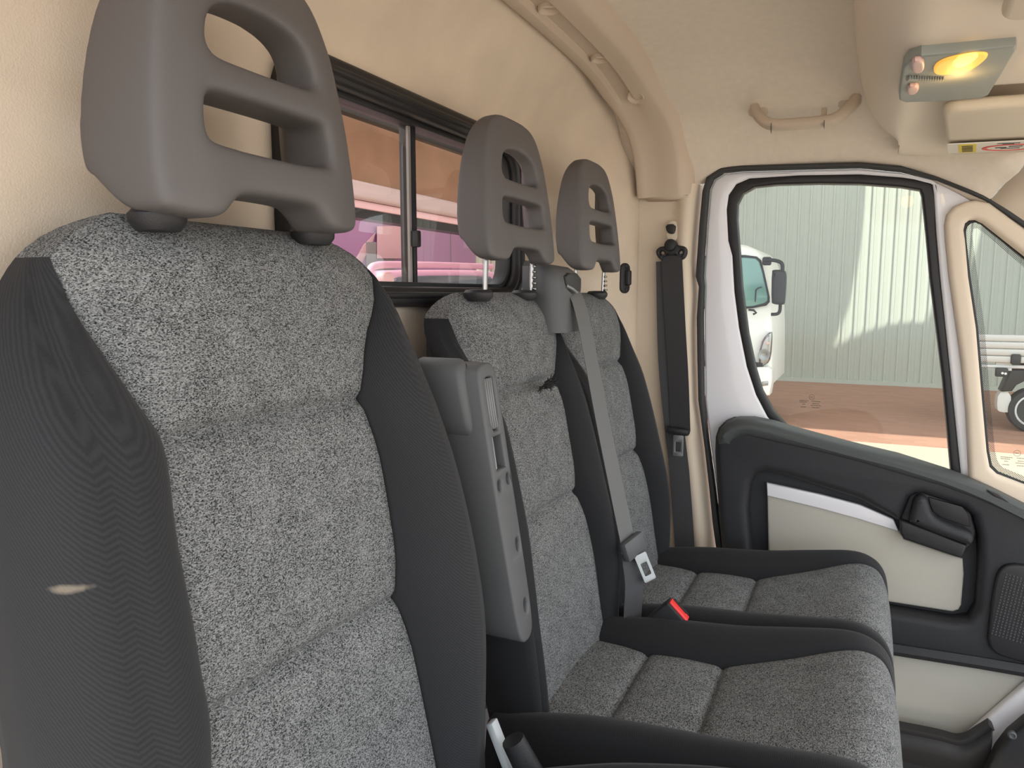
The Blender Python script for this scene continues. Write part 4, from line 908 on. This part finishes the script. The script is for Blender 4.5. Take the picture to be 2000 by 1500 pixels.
# ---------------- belts
def belt(name, path, width, m, parent, side):
    prof = [(-width/2, -0.0006), (-width/2, 0.0006)]
    k = 0; pts = []
    for a in (-0.46, -0.30, -0.26, -0.10, -0.06, 0.06, 0.10, 0.26, 0.30, 0.46):
        pts.append((a*width, 0.0022 if k % 4 in (1, 2) else 0.0006)); k += 1
    prof = [(-width/2, 0.0003)]+pts+[(width/2, 0.0003), (width/2, -0.0006), (-width/2, -0.0006)]
    return sweep(name, path, side, prof, m, parent, smooth=30)
cb = empty('center_seat_belt', (-0.4, 1.46, -0.68), 'grey seat belt hanging from the cowl between the two passenger backrests', 'seat belt')
bp_ = catmull([(-0.556, 1.470, 0.004), (-0.544, 1.470, -0.014), (-0.525, 1.468, -0.08), (-0.488, 1.466, -0.25), (-0.448, 1.464, -0.42), (-0.420, 1.462, -0.535)], 6)
belt('webbing', bp_, 0.047, 'webbing_grey', cb, [Vector((0.10+0.25*k/len(bp_), 1, 0.25-0.6*k/len(bp_)*0.0)) for k in range(len(bp_))])
bp2 = catmull([(-0.418, 1.460, -0.54), (-0.405, 1.448, -0.60), (-0.402, 1.432, -0.66), (-0.40, 1.425, -0.72)], 5)
belt('lower_webbing', bp2, 0.045, 'webbing', cb, [Vector((0.6, 0.8, 0.1))]*len(bp2))
tg = box('tongue_body', (-0.412, 1.462, -0.526), (0.018, 0.066, 0.042), 'grey_plastic', cb, eul(14, -10, -22), 0.006)
def tongue_plate(name, c, rot, parent, m='steel'):
    me = plate_mesh([rrect(-0.0145, -0.060, 0.0145, 0.0, 0.004), rrect(-0.0075, -0.047, 0.0075, -0.020, 0.002)], -0.0012, 0.0012, 'x', 0.0006)
    o = link(name, me, m, parent); 
    for v in me.vertices: v.co = Vector(c)+rot @ v.co
    return o
tongue_plate('tongue_plate', (-0.398, 1.462, -0.540), eul(18, -16, -48), cb)
put(cb)
ob = empty('outer_seat_belt', (-0.45, 2.06, -0.68), 'black seat belt hanging down the beige pillar beside the passenger door', 'seat belt')
rg = [(-0.5323, 0.1222), (-0.521, 0.1317), (-0.5066, 0.1327), (-0.5025, 0.1396), (-0.4811, 0.139), (-0.4668, 0.133), (-0.4527, 0.1313), (-0.4454, 0.12), (-0.4477, 0.1048), (-0.4559, 0.0952), (-0.4629, 0.094), (-0.4604, 0.105), (-0.5117, 0.1062), (-0.5114, 0.0935), (-0.5216, 0.0979), (-0.5306, 0.1094)]
g1 = [(-0.5206, 0.1176), (-0.512, 0.1202), (-0.5061, 0.1117), (-0.5118, 0.109), (-0.519, 0.1106)]; g2 = [(-0.4704, 0.1108), (-0.4636, 0.1204), (-0.4565, 0.1175), (-0.4577, 0.1092)]
plate('guide_ring', [chaikin(rg, 2), chaikin(g1, 1), chaikin(g2, 1)], 2.05, 2.075, 'black_plastic', ob, bevel=0.006)
gc = [(-0.4904, 2.06, 0.1336)][0]
lathe('guide_cap', gc, (0, -1, 0.1), [(0.017, -0.03), (0.017, 0.012), (0.015, 0.018), (0.008, 0.021), (0, 0.022)], 'black_plastic', ob, 24)
o1 = catmull([(-0.4886, 2.055, 0.1081), (-0.4846, 2.055, 0.0633), (-0.4719, 2.055, -0.0921), (-0.4594, 2.055, -0.2351), (-0.4496, 2.055, -0.383)], 5)
o2 = catmull([(-0.5051, 2.066, 0.0921), (-0.4924, 2.066, -0.1796), (-0.468, 2.066, -0.3863), (-0.4555, 2.066, -0.4713), (-0.4332, 2.066, -0.6945), (-0.4234, 2.066, -0.8309)], 5)
belt('webbing', o1, 0.060, 'webbing', ob, [Vector((1, -0.10-0.12*k/len(o1), 0)) for k in range(len(o1))])
belt('return_webbing', o2, 0.056, 'webbing', ob, [Vector((1, 0.1, 0))]*len(o2))
tcn = [(-0.4535, 2.04, -0.3807)][0]
box('tongue_body', tcn, (0.066, 0.022, 0.020), 'black_plastic', ob, eul(0, 4, 0), 0.008)
tcn = [(-0.4506, 2.035, -0.3913)][0]
tongue_plate('tongue_plate', (tcn[0], tcn[1], tcn[2]), Matrix.Rotation(-PI/2, 3, 'Z'), ob)
put(ob)
bk = empty('belt_buckle', (-0.36, 1.435, -0.68), 'black seat belt buckle with red release button between the two cushions', 'buckle')
rot = eul(0, 44, 0)
bcn = Vector([(-0.313, 1.435, -0.6411)][0])
def bput(a, b, c): return bcn+rot @ Vector((a, b, c))
bm = bmesh.new(); bm_box(bm, (0, 0, -0.035), (0.056, 0.032, 0.09), None, 0.006, 3); bmesh.ops.transform(bm, matrix=Matrix.Translation(bcn) @ rot.to_4x4(), verts=bm.verts[:]); from_bm('buckle_body', bm, 'black_plastic', bk)
bm = bmesh.new(); bm_box(bm, (0.0, -0.003, 0.0105), (0.050, 0.022, 0.006), None, 0.003, 3); bmesh.ops.transform(bm, matrix=Matrix.Translation(bcn) @ rot.to_4x4(), verts=bm.verts[:]); from_bm('release_button', bm, 'red', bk)['label'] = 'red release button'
bm = bmesh.new(); bm_box(bm, (-0.004, 0.005, 0.0125), (0.036, 0.005, 0.004)); bm_box(bm, (0, 0.010, 0.011), (0.04, 0.004, 0.006)); bmesh.ops.transform(bm, matrix=Matrix.Translation(bcn) @ rot.to_4x4(), verts=bm.verts[:]); from_bm('tongue_slot', bm, 'rubber', bk)
tube('stalk', [bput(0, 0, -0.07), bput(0.01, 0, -0.11), (-0.44, 1.47, -0.74)], 0.012, 'black_plastic', bk)
put(bk)

# ================================================================ OUTSIDE, BEYOND THE PASSENGER DOOR
GZ = -1.6
grd = box('ground', (0, 10, GZ-0.05), (70, 70, 0.1), 'sunlit_ground', kind='structure'); tag(grd, 'yard paled to stand for sunlight, with red brick paving by the shed')
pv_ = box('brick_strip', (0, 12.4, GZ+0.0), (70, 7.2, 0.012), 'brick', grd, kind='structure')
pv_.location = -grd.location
YS = 14.5
shed = empty('shed', (0, YS, GZ), 'long pale green corrugated steel shed wall behind the trucks', 'shed')
def sheet_mesh():
    W_, H_ = 0.76, 5.4; pr = []
    for k in range(4):
        x = k*0.19; pr += [(x, 0), (x+0.010, -0.026), (x+0.034, -0.026), (x+0.044, 0.0), (x+0.10, 0), (x+0.104, -0.004), (x+0.112, -0.004), (x+0.116, 0)]
    pr.append((W_, 0))
    bm = bmesh.new(); A = [bm.verts.new((x, y, 0.0)) for x, y in pr]; B_ = [bm.verts.new((x, y, H_)) for x, y in pr]
    for k in range(len(pr)-1): bm.faces.new((A[k], A[k+1], B_[k+1], B_[k]))
    for f in bm.faces:
        f.normal_update()
        if f.normal.y > 0: f.normal_flip()
    me = bpy.data.meshes.new('wall_sheet'); bm.to_mesh(me); bm.free(); me.materials.append(M['shed']); return me
sm_ = sheet_mesh()
for k in range(22):
    o = bpy.data.objects.new('wall_sheet', sm_); C.objects.link(o); o.parent = shed; o.location = (-8.0+0.76*k, 0, 0.06)
box('base_flashing', (0.4, YS-0.03, GZ+0.04), (17, 0.05, 0.08), 'shed', shed).location = (0, -YS, -GZ)

# shade sails that shade the yard and leave one sunlit patch on the shed
def sail(name, pts, z, label):
    me = plate_mesh([pts], z-0.01, z+0.01, 'z'); o = link(name, me, 'sail'); tag(o, label, 'shade sail', 'shade sails over the yard'); return o
def shadow_src(px, z):
    """the point of the sail plane whose shadow falls on the shed point (x, z)"""
    out = []
    for x, zz in px:
        t = (z-zz)/-SUN.z; out.append((x-SUN.x*t, YS-SUN.y*t))
    return out
LC = [(-0.504, -1.058), (-0.3705, -0.6666), (-0.2419, -0.2266), (-0.1514, 0.2694), (-0.0993, 0.8474), (-0.0781, 1.375), (-0.0823, 2.071), (-0.0979, 2.675)]
BC_ = [(-0.504, -1.058), (-0.1941, -0.8457), (0.1277, -0.692), (0.4444, -0.5864), (0.7186, -0.5457), (0.9749, -0.5498)]
RCc = [(0.9749, -0.5498), (1.065, -0.2691), (1.348, 0.0426), (1.541, 0.2545), (1.626, 0.6323), (1.677, 0.9648), (1.697, 1.213), (1.677, 1.952), (1.653, 2.522)]
ZA = 3.3
la = shadow_src(LC, ZA); lb = shadow_src(BC_, ZA); lr = shadow_src(RCc, ZA)
gn = [(-0.9861, 9.386), (-0.7187, 9.359), (0.9127, 9.363), (1.431, 9.297)]
def gsrc(p, z): t = (z-GZ)/-SUN.z; return (p[0]-SUN.x*t, p[1]-SUN.y*t)
ge = [gsrc(p, ZA) for p in gn]
tip = la[0]
# left sail: its right edge casts the patch's left edge
sail('shade_sail', la[::-1]+[(tip[0]+0.2, tip[1]-0.8), ge[1], (ge[1][0]-6, ge[1][1]+0.3), (la[-1][0]-9, la[-1][1])], ZA, 'pale shade sail stretched over the yard, left of the sunlit patch')
sail('shade_sail', lb+lr[1:]+[(lr[-1][0]+9, lr[-1][1]), (ge[3][0]+7, ge[3][1]-0.3), ge[3], ge[2], ge[1], (tip[0]-0.3, tip[1]-0.8)], ZA+0.06, 'pale shade sail stretched over the yard, right of the sunlit patch')

sun_block = [(-3.9, -1.9), (-1.6, -1.9), (-1.5, 0.35), (-3.9, 0.6)]
sail('shade_sail', sun_block, 2.5, 'small unseen shade sail added behind the van to keep sun off the rear window')  # added out of view to stop sun reaching the cushions
# white truck at the left of the window
wt = empty('white_truck', (-2.4, 9.8, GZ), 'white truck seen head-on behind the door window, black side mirror on its arm', 'truck')
def tq(pts): return pts
CB_ = [(-1.005, -0.4032), (-0.9919, -0.5779), (-0.9744, -1.157), (-0.9953, -1.235), (-1.06, -1.264)]
xr = CB_[0][0]; xl = xr-1.9; xc = (xr+xl)/2
def sym(pts): return pts+[(2*xc-a, b) for a, b in reversed(pts)]
cab_r = [(-1.446, 0.6182), (-1.337, 0.5965), (-1.239, 0.5508), (-1.165, 0.4815), (-1.119, 0.3885), (-1.076, 0.185), (-1.023, -0.0929), (-0.9989, -0.4031), (-0.9838, -0.7784), (-0.9765, -1.107)]
cab = sym([cab_r[0]]+cab_r[1:])
plate('cab_body', [cab], 9.5, 11.2, 'truck_white', wt, bevel=0.08, res=3)
wsr = [(-1.345, 0.4775), (-1.206, 0.456), (-1.157, 0.4121), (-1.116, 0.2767), (-1.039, -0.0309), (-1.037, -0.0925), (-1.076, -0.136), (-1.23, -0.1682), (-1.321, -0.1752)]
ws = sym(wsr); plate('windscreen_surround', [ws], 9.44, 9.52, 'black_plastic', wt, bevel=0.02)
wgr = [(-1.339, 0.4452), (-1.213, 0.4303), (-1.17, 0.3867), (-1.13, 0.2577), (-1.06, -0.0186), (-1.058, -0.0739), (-1.092, -0.1048), (-1.227, -0.1428), (-1.317, -0.1496)]
plate('windscreen', [sym(wgr)], 9.425, 9.46, 'glass_truck', wt, bevel=0.01)
gd = [(-1.201, 9.4, -0.0927), (-1.195, 9.4, 0.0553), (-1.149, 9.4, 0.0797), (-1.113, 9.4, 0.0857)]
for side in (0, 1):
    fl = (lambda p: p) if side == 0 else (lambda p: (2*xc-p[0], p[1], p[2]))
    fl2 = (lambda p: p) if side == 0 else (lambda p: (2*xc-p[0], p[1]))
    mr = [(-1.005, 0.2768), (-0.9825, 0.2885), (-0.8796, 0.2871), (-0.8502, 0.2628), (-0.841, 0.1793), (-0.8466, -0.0902), (-0.8622, -0.1264), (-0.9719, -0.115), (-0.9959, -0.0909)]
    plate('mirror', [chaikin([fl2(p) for p in mr], 1)], 9.22, 9.40, 'black_plastic', wt, bevel=0.04, res=3)
    tube('mirror_arm', catmull([fl(p) for p in [(-1.103, 9.4, 0.4086), (-1.021, 9.4, 0.407), (-0.9391, 9.4, 0.3873), (-0.9031, 9.4, 0.3506), (-0.8998, 9.4, 0.2722)]], 4), 0.022, 'black_plastic', wt, 8)
    tube('lower_mirror_arm', catmull([fl(p) for p in [(-0.9067, 9.4, -0.1158), (-0.9092, 9.4, -0.1952), (-0.9368, 9.4, -0.2321), (-1.007, 9.4, -0.2391)]], 4), 0.02, 'black_plastic', wt, 8)
    box('mirror_bracket', fl([(-1.085, 9.45, 0.3981)][0]), (0.10, 0.1, 0.10), 'black_plastic', wt, bev=0.02)
    hl_ = [(-1.129, -0.6521), (-1.092, -0.5261), (-0.9951, -0.4307), (-0.9855, -0.5234), (-0.9932, -0.7725), (-1.032, -0.8491), (-1.114, -0.8776), (-1.136, -0.7778)]
    lamp = plate('headlight', [chaikin([fl2(p) for p in hl_], 1)], 9.40, 9.52, 'chrome', wt, bevel=0.03, res=3)
    lathe('headlight_reflector', fl([(-1.067, 9.38, -0.7285)][0]), (0, -1, 0), [(0.07, -0.03), (0.07, 0.0), (0.05, 0.0), (0.02, -0.02), (0, -0.02)], 'steel', lamp, 18)
    lathe('indicator_bulb', fl([(-1.033, 9.39, -0.585)][0]), (0, -1, 0), [(0.02, -0.02), (0.02, 0.0), (0, 0.008)], 'button', lamp, 12)
    fgl = [(-1.078, -1.055), (-1.002, -1.044), (-0.9995, -1.095), (-1.07, -1.111)]
    plate('fog_light', [[fl2(p) for p in fgl]], 9.35, 9.42, 'chrome', wt, bevel=0.01)
    wh = lathe('front_wheel', fl((xr-0.22, 9.95, GZ+0.36)), (1, 0, 0), [(0, -0.12), (0.2, -0.12), (0.33, -0.11), (0.36, -0.08), (0.36, 0.08), (0.33, 0.11), (0.2, 0.12), (0, 0.12)], 'tyre', wt, 28)
    wi = tube('wiper', [fl(p) for p in [(-1.27, 9.4, -0.1861), (-1.21, 9.4, -0.1918), (-1.179, 9.4, -0.2225), (-1.214, 9.4, -0.2415)]], 0.014, 'black_plastic', wt, 6)
    plate('grab_rail', [[fl2(p) for p in [(-1.204, -0.0929), (-1.204, 0.0554), (-1.169, 0.0861), (-1.128, 0.0921), (-1.127, 0.0798), (-1.163, 0.0738), (-1.186, 0.0492), (-1.192, -0.0929)]]], 9.415, 9.43, 'black_plastic', wt)
gr = [(-1.16, -0.7826), (-1.129, -0.6554), (-1.119, -0.8949), (-1.204, -0.8985)]
bq = [(-1.286, -0.8957), (-1.017, -0.8718), (-0.9679, -0.9072), (-0.9621, -1.051), (-0.9848, -1.222), (-1.121, -1.255), (-1.272, -1.277)]
plate('bumper', [sym(bq)], 9.36, 9.7, 'truck_white', wt, bevel=0.04, res=3)
box('grille', (xc, 9.44, [(-1.208, -0.7196)][0][1]), (1.1, 0.08, 0.22), 'grey_panel', wt, bev=0.03)
box('bumper_gap', (xc, 9.46, [(-1.082, -0.8663)][0][1]), (1.75, 0.12, 0.07), 'rubber', wt)
box('load_bed', (xc-0.45, 12.2, -0.75), (1.0, 2.6, 0.3), 'truck_white', wt, bev=0.03)
put(wt)

# flatbed truck beyond the quarter window
fb = empty('flatbed_truck', (3.0, 10.50, GZ), 'aluminium tray truck with pale mudflap and white-rimmed wheel seen through the quarter window', 'truck')
T0 = [(1.206, -0.4566), (1.666, -0.4753)]
xa = T0[0][0]; z_top = T0[0][1]; z_bot = [(1.248, -0.7846)][0][1]
h4 = (z_top-z_bot)/4
for k in range(4):
    box('side_board', (xa+2.2, 10.10, z_top-h4*(k+0.5)), (4.4, 0.05, h4*0.93), 'alu', fb, bev=0.012)
box('tray_floor', (xa+2.2, 11.10, z_bot+0.03), (4.4, 1.95, 0.06), 'alu', fb)
box('tail_board', (xa+0.03, 11.10, (z_top+z_bot)/2), (0.05, 1.9, z_top-z_bot), 'alu', fb, bev=0.01)
tube('under_rail', [(xa-0.02, 10.15, z_bot-0.045), (xa+4.3, 10.15, z_bot-0.045)], 0.022, 'rim', fb, 8)
lk = [(1.599, 10.06, -0.7381)][0]
box('latch', lk, (0.10, 0.05, 0.12), 'black_plastic', fb, bev=0.02)
tlx = [(1.48, 10.12, -0.8963)][0]
box('tail_light', tlx, (0.12, 0.08, 0.10), 'black_plastic', fb, bev=0.01)
for q in [(1.484, 10.07, -0.9033), (1.514, 10.07, -0.9079)]: lathe('tail_light_lens', q, (0, -1, 0), [(0.014, -0.01), (0.014, 0.0), (0, 0.006)], 'rim', fb, 10)
box('light_bracket', [(1.501, 10.16, -0.8274)][0], (0.16, 0.04, 0.10), 'flap', fb)
gua = [(1.58, -0.8695), (1.904, -0.8554), (1.91, -0.9376), (1.742, -0.9814), (1.647, -1.046), (1.607, -1.12), (1.502, -1.126)]
plate('mudguard', [gua], 10.18, 10.45, 'rubber', fb, bevel=0.01)
fl_ = [(1.478, -1.14), (1.602, -1.121), (1.625, -1.373), (1.519, -1.38), (1.476, -1.347)]
plate('mudflap', [chaikin(fl_, 1)], 10.22, 10.42, 'flap', fb, bevel=0.004)
wc = [(1.84, 10.15, -1.244)][0]
whl = lathe('wheel', (wc[0], 10.30, GZ+0.262), (0, -1, 0), [(0.0, -0.1), (0.18, -0.10), (0.245, -0.09), (0.262, -0.06), (0.262, 0.06), (0.245, 0.10), (0.20, 0.11), (0.185, 0.10)], 'tyre', fb, 36)
lathe('rim', (wc[0], 10.30, GZ+0.262), (0, -1, 0), [(0.19, 0.04), (0.19, 0.105), (0.175, 0.112), (0.155, 0.07), (0.11, 0.05), (0.08, 0.08), (0.04, 0.09), (0, 0.09)], 'rim', whl, 32)
box('chassis', (xa+2.4, 11.00, z_bot-0.12), (3.8, 0.9, 0.16), 'black_plastic', fb)
put(fb)

# ================================================================ OUTSIDE, BEHIND THE REAR WINDOW: BACKGROUND MIXED WITH BUILT REFLECTIONS
cn = empty('reflection_canopy', (-3.0, 1.9, GZ), 'made-up brown panel and silver band standing in for the cab reflected in the rear window', 'canopy')
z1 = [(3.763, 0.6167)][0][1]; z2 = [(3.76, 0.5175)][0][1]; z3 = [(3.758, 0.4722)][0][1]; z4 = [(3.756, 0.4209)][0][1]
box('headliner_reflection', (-2.62, 4.3, (z1+1.3)/2), (0.06, 4.0, 1.3-z1), 'brown', cn, bev=0.0)  # brown stands in for the headliner reflected in the glass
box('reflected_band', (-2.58, 4.3, (z1+z2)/2), (0.14, 4.0, z1-z2), 'silver', cn, bev=0.02, seg=3)  # this band and the dark strip stand in for reflected visors and windscreen edge
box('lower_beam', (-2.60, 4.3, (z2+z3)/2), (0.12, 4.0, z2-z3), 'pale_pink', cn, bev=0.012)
box('reflected_border', (-2.60, 4.3, (z3+z4)/2), (0.10, 4.0, z3-z4), 'rubber', cn)
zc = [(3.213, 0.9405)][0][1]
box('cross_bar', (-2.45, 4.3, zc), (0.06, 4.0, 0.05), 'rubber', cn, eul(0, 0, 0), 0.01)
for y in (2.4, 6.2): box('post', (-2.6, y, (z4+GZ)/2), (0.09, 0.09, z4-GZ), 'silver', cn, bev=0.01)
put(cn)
pv = empty('purple_box_truck', (-5.4, 5.0, GZ), 'purple painted box body standing behind the van, seen through the rear window', 'truck')
box('box_body', (-5.6, 5.0, 0.3), (2.0, 7.2, 2.9), 'purple', pv, bev=0.03)
for q in [(6.681, 0.4084), (7.938, 0.5896)]: box('panel_joint', (-4.598, q[0], 0.3), (0.012, 0.012, 2.8), 'grey_panel', pv)
dq = [(6.215, 0.5245), (6.715, 0.5557), (6.699, 0.082), (6.198, 0.0774)]
plate('grey_door', [dq], -4.61, -4.57, 'grey_panel', pv, 'x', 0.008)
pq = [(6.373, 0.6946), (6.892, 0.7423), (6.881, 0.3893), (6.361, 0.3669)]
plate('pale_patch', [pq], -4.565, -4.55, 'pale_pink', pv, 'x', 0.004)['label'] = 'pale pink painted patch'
pq = [(5.988, 0.2762), (6.18, 0.4969), (6.385, 0.6286), (6.338, 0.5476), (6.112, 0.2804)]
plate('pale_stripe', [pq], -4.60, -4.585, 'pale_pink', pv, 'x', 0.004)
for y in (2.0, 7.8): lathe('wheel', (-5.2, y, GZ+0.4), (1, 0, 0), [(0, -0.12), (0.36, -0.12), (0.4, -0.08), (0.4, 0.08), (0.36, 0.12), (0, 0.12)], 'tyre', pv, 24)
put(pv)
pk = empty('pink_pickup', (-3.7, 3.9, GZ), 'pink pickup cab with tubular roof bar behind the van, low in the rear window', 'truck')
rf = [(4.775, 0.1613), (4.844, 0.1868), (5.192, 0.2011), (6.052, 0.2265), (6.772, 0.2375), (6.974, 0.1852), (6.973, -0.2399), (4.763, -0.1782)]
plate('cab_shell', [chaikin(rf, 1)], -4.4, -3.4, 'pink', pk, 'x', 0.04, res=3)
wg = [(4.909, 0.0683), (4.939, 0.121), (5.085, 0.1524), (6.585, 0.1866), (6.663, 0.1528), (6.661, -0.1281), (4.903, -0.1009)]
plate('windscreen', [chaikin(wg, 1)], -3.42, -3.37, 'dark_glass', pk, 'x', 0.015)
bar = [(-3.3, 4.526, 0.0112), (-3.3, 4.505, 0.1122), (-3.3, 4.521, 0.1873), (-3.3, 4.585, 0.2119), (-3.3, 4.757, 0.2256), (-3.3, 5.517, 0.2483), (-3.3, 6.484, 0.2674)]
tube('roof_bar', catmull(bar, 5), 0.028, 'pink', pk, 10)
mi = [(4.637, 0.1568), (4.77, 0.1758), (4.81, 0.1377), (4.794, 0.0589), (4.679, 0.0501)]
plate('mirror', [chaikin(mi, 2)], -3.36, -3.28, 'pale_pink', pk, 'x', 0.02)
zlow = rf[-1][1]
yl, yr = rf[-1][0], rf[-2][0]
box('lower_body', (-3.7, (yl+yr)/2, (zlow+GZ+0.35)/2), (1.4, yr-yl, zlow-GZ-0.35), 'pink', pk, bev=0.05)
for y in (yl+0.12, yr-0.12):
    lathe('wheel', (-3.5, y, GZ+0.35), (0, 1, 0), [(0, -0.1), (0.3, -0.1), (0.35, -0.07), (0.35, 0.07), (0.3, 0.1), (0, 0.1)], 'tyre', pk, 24)
put(pk)
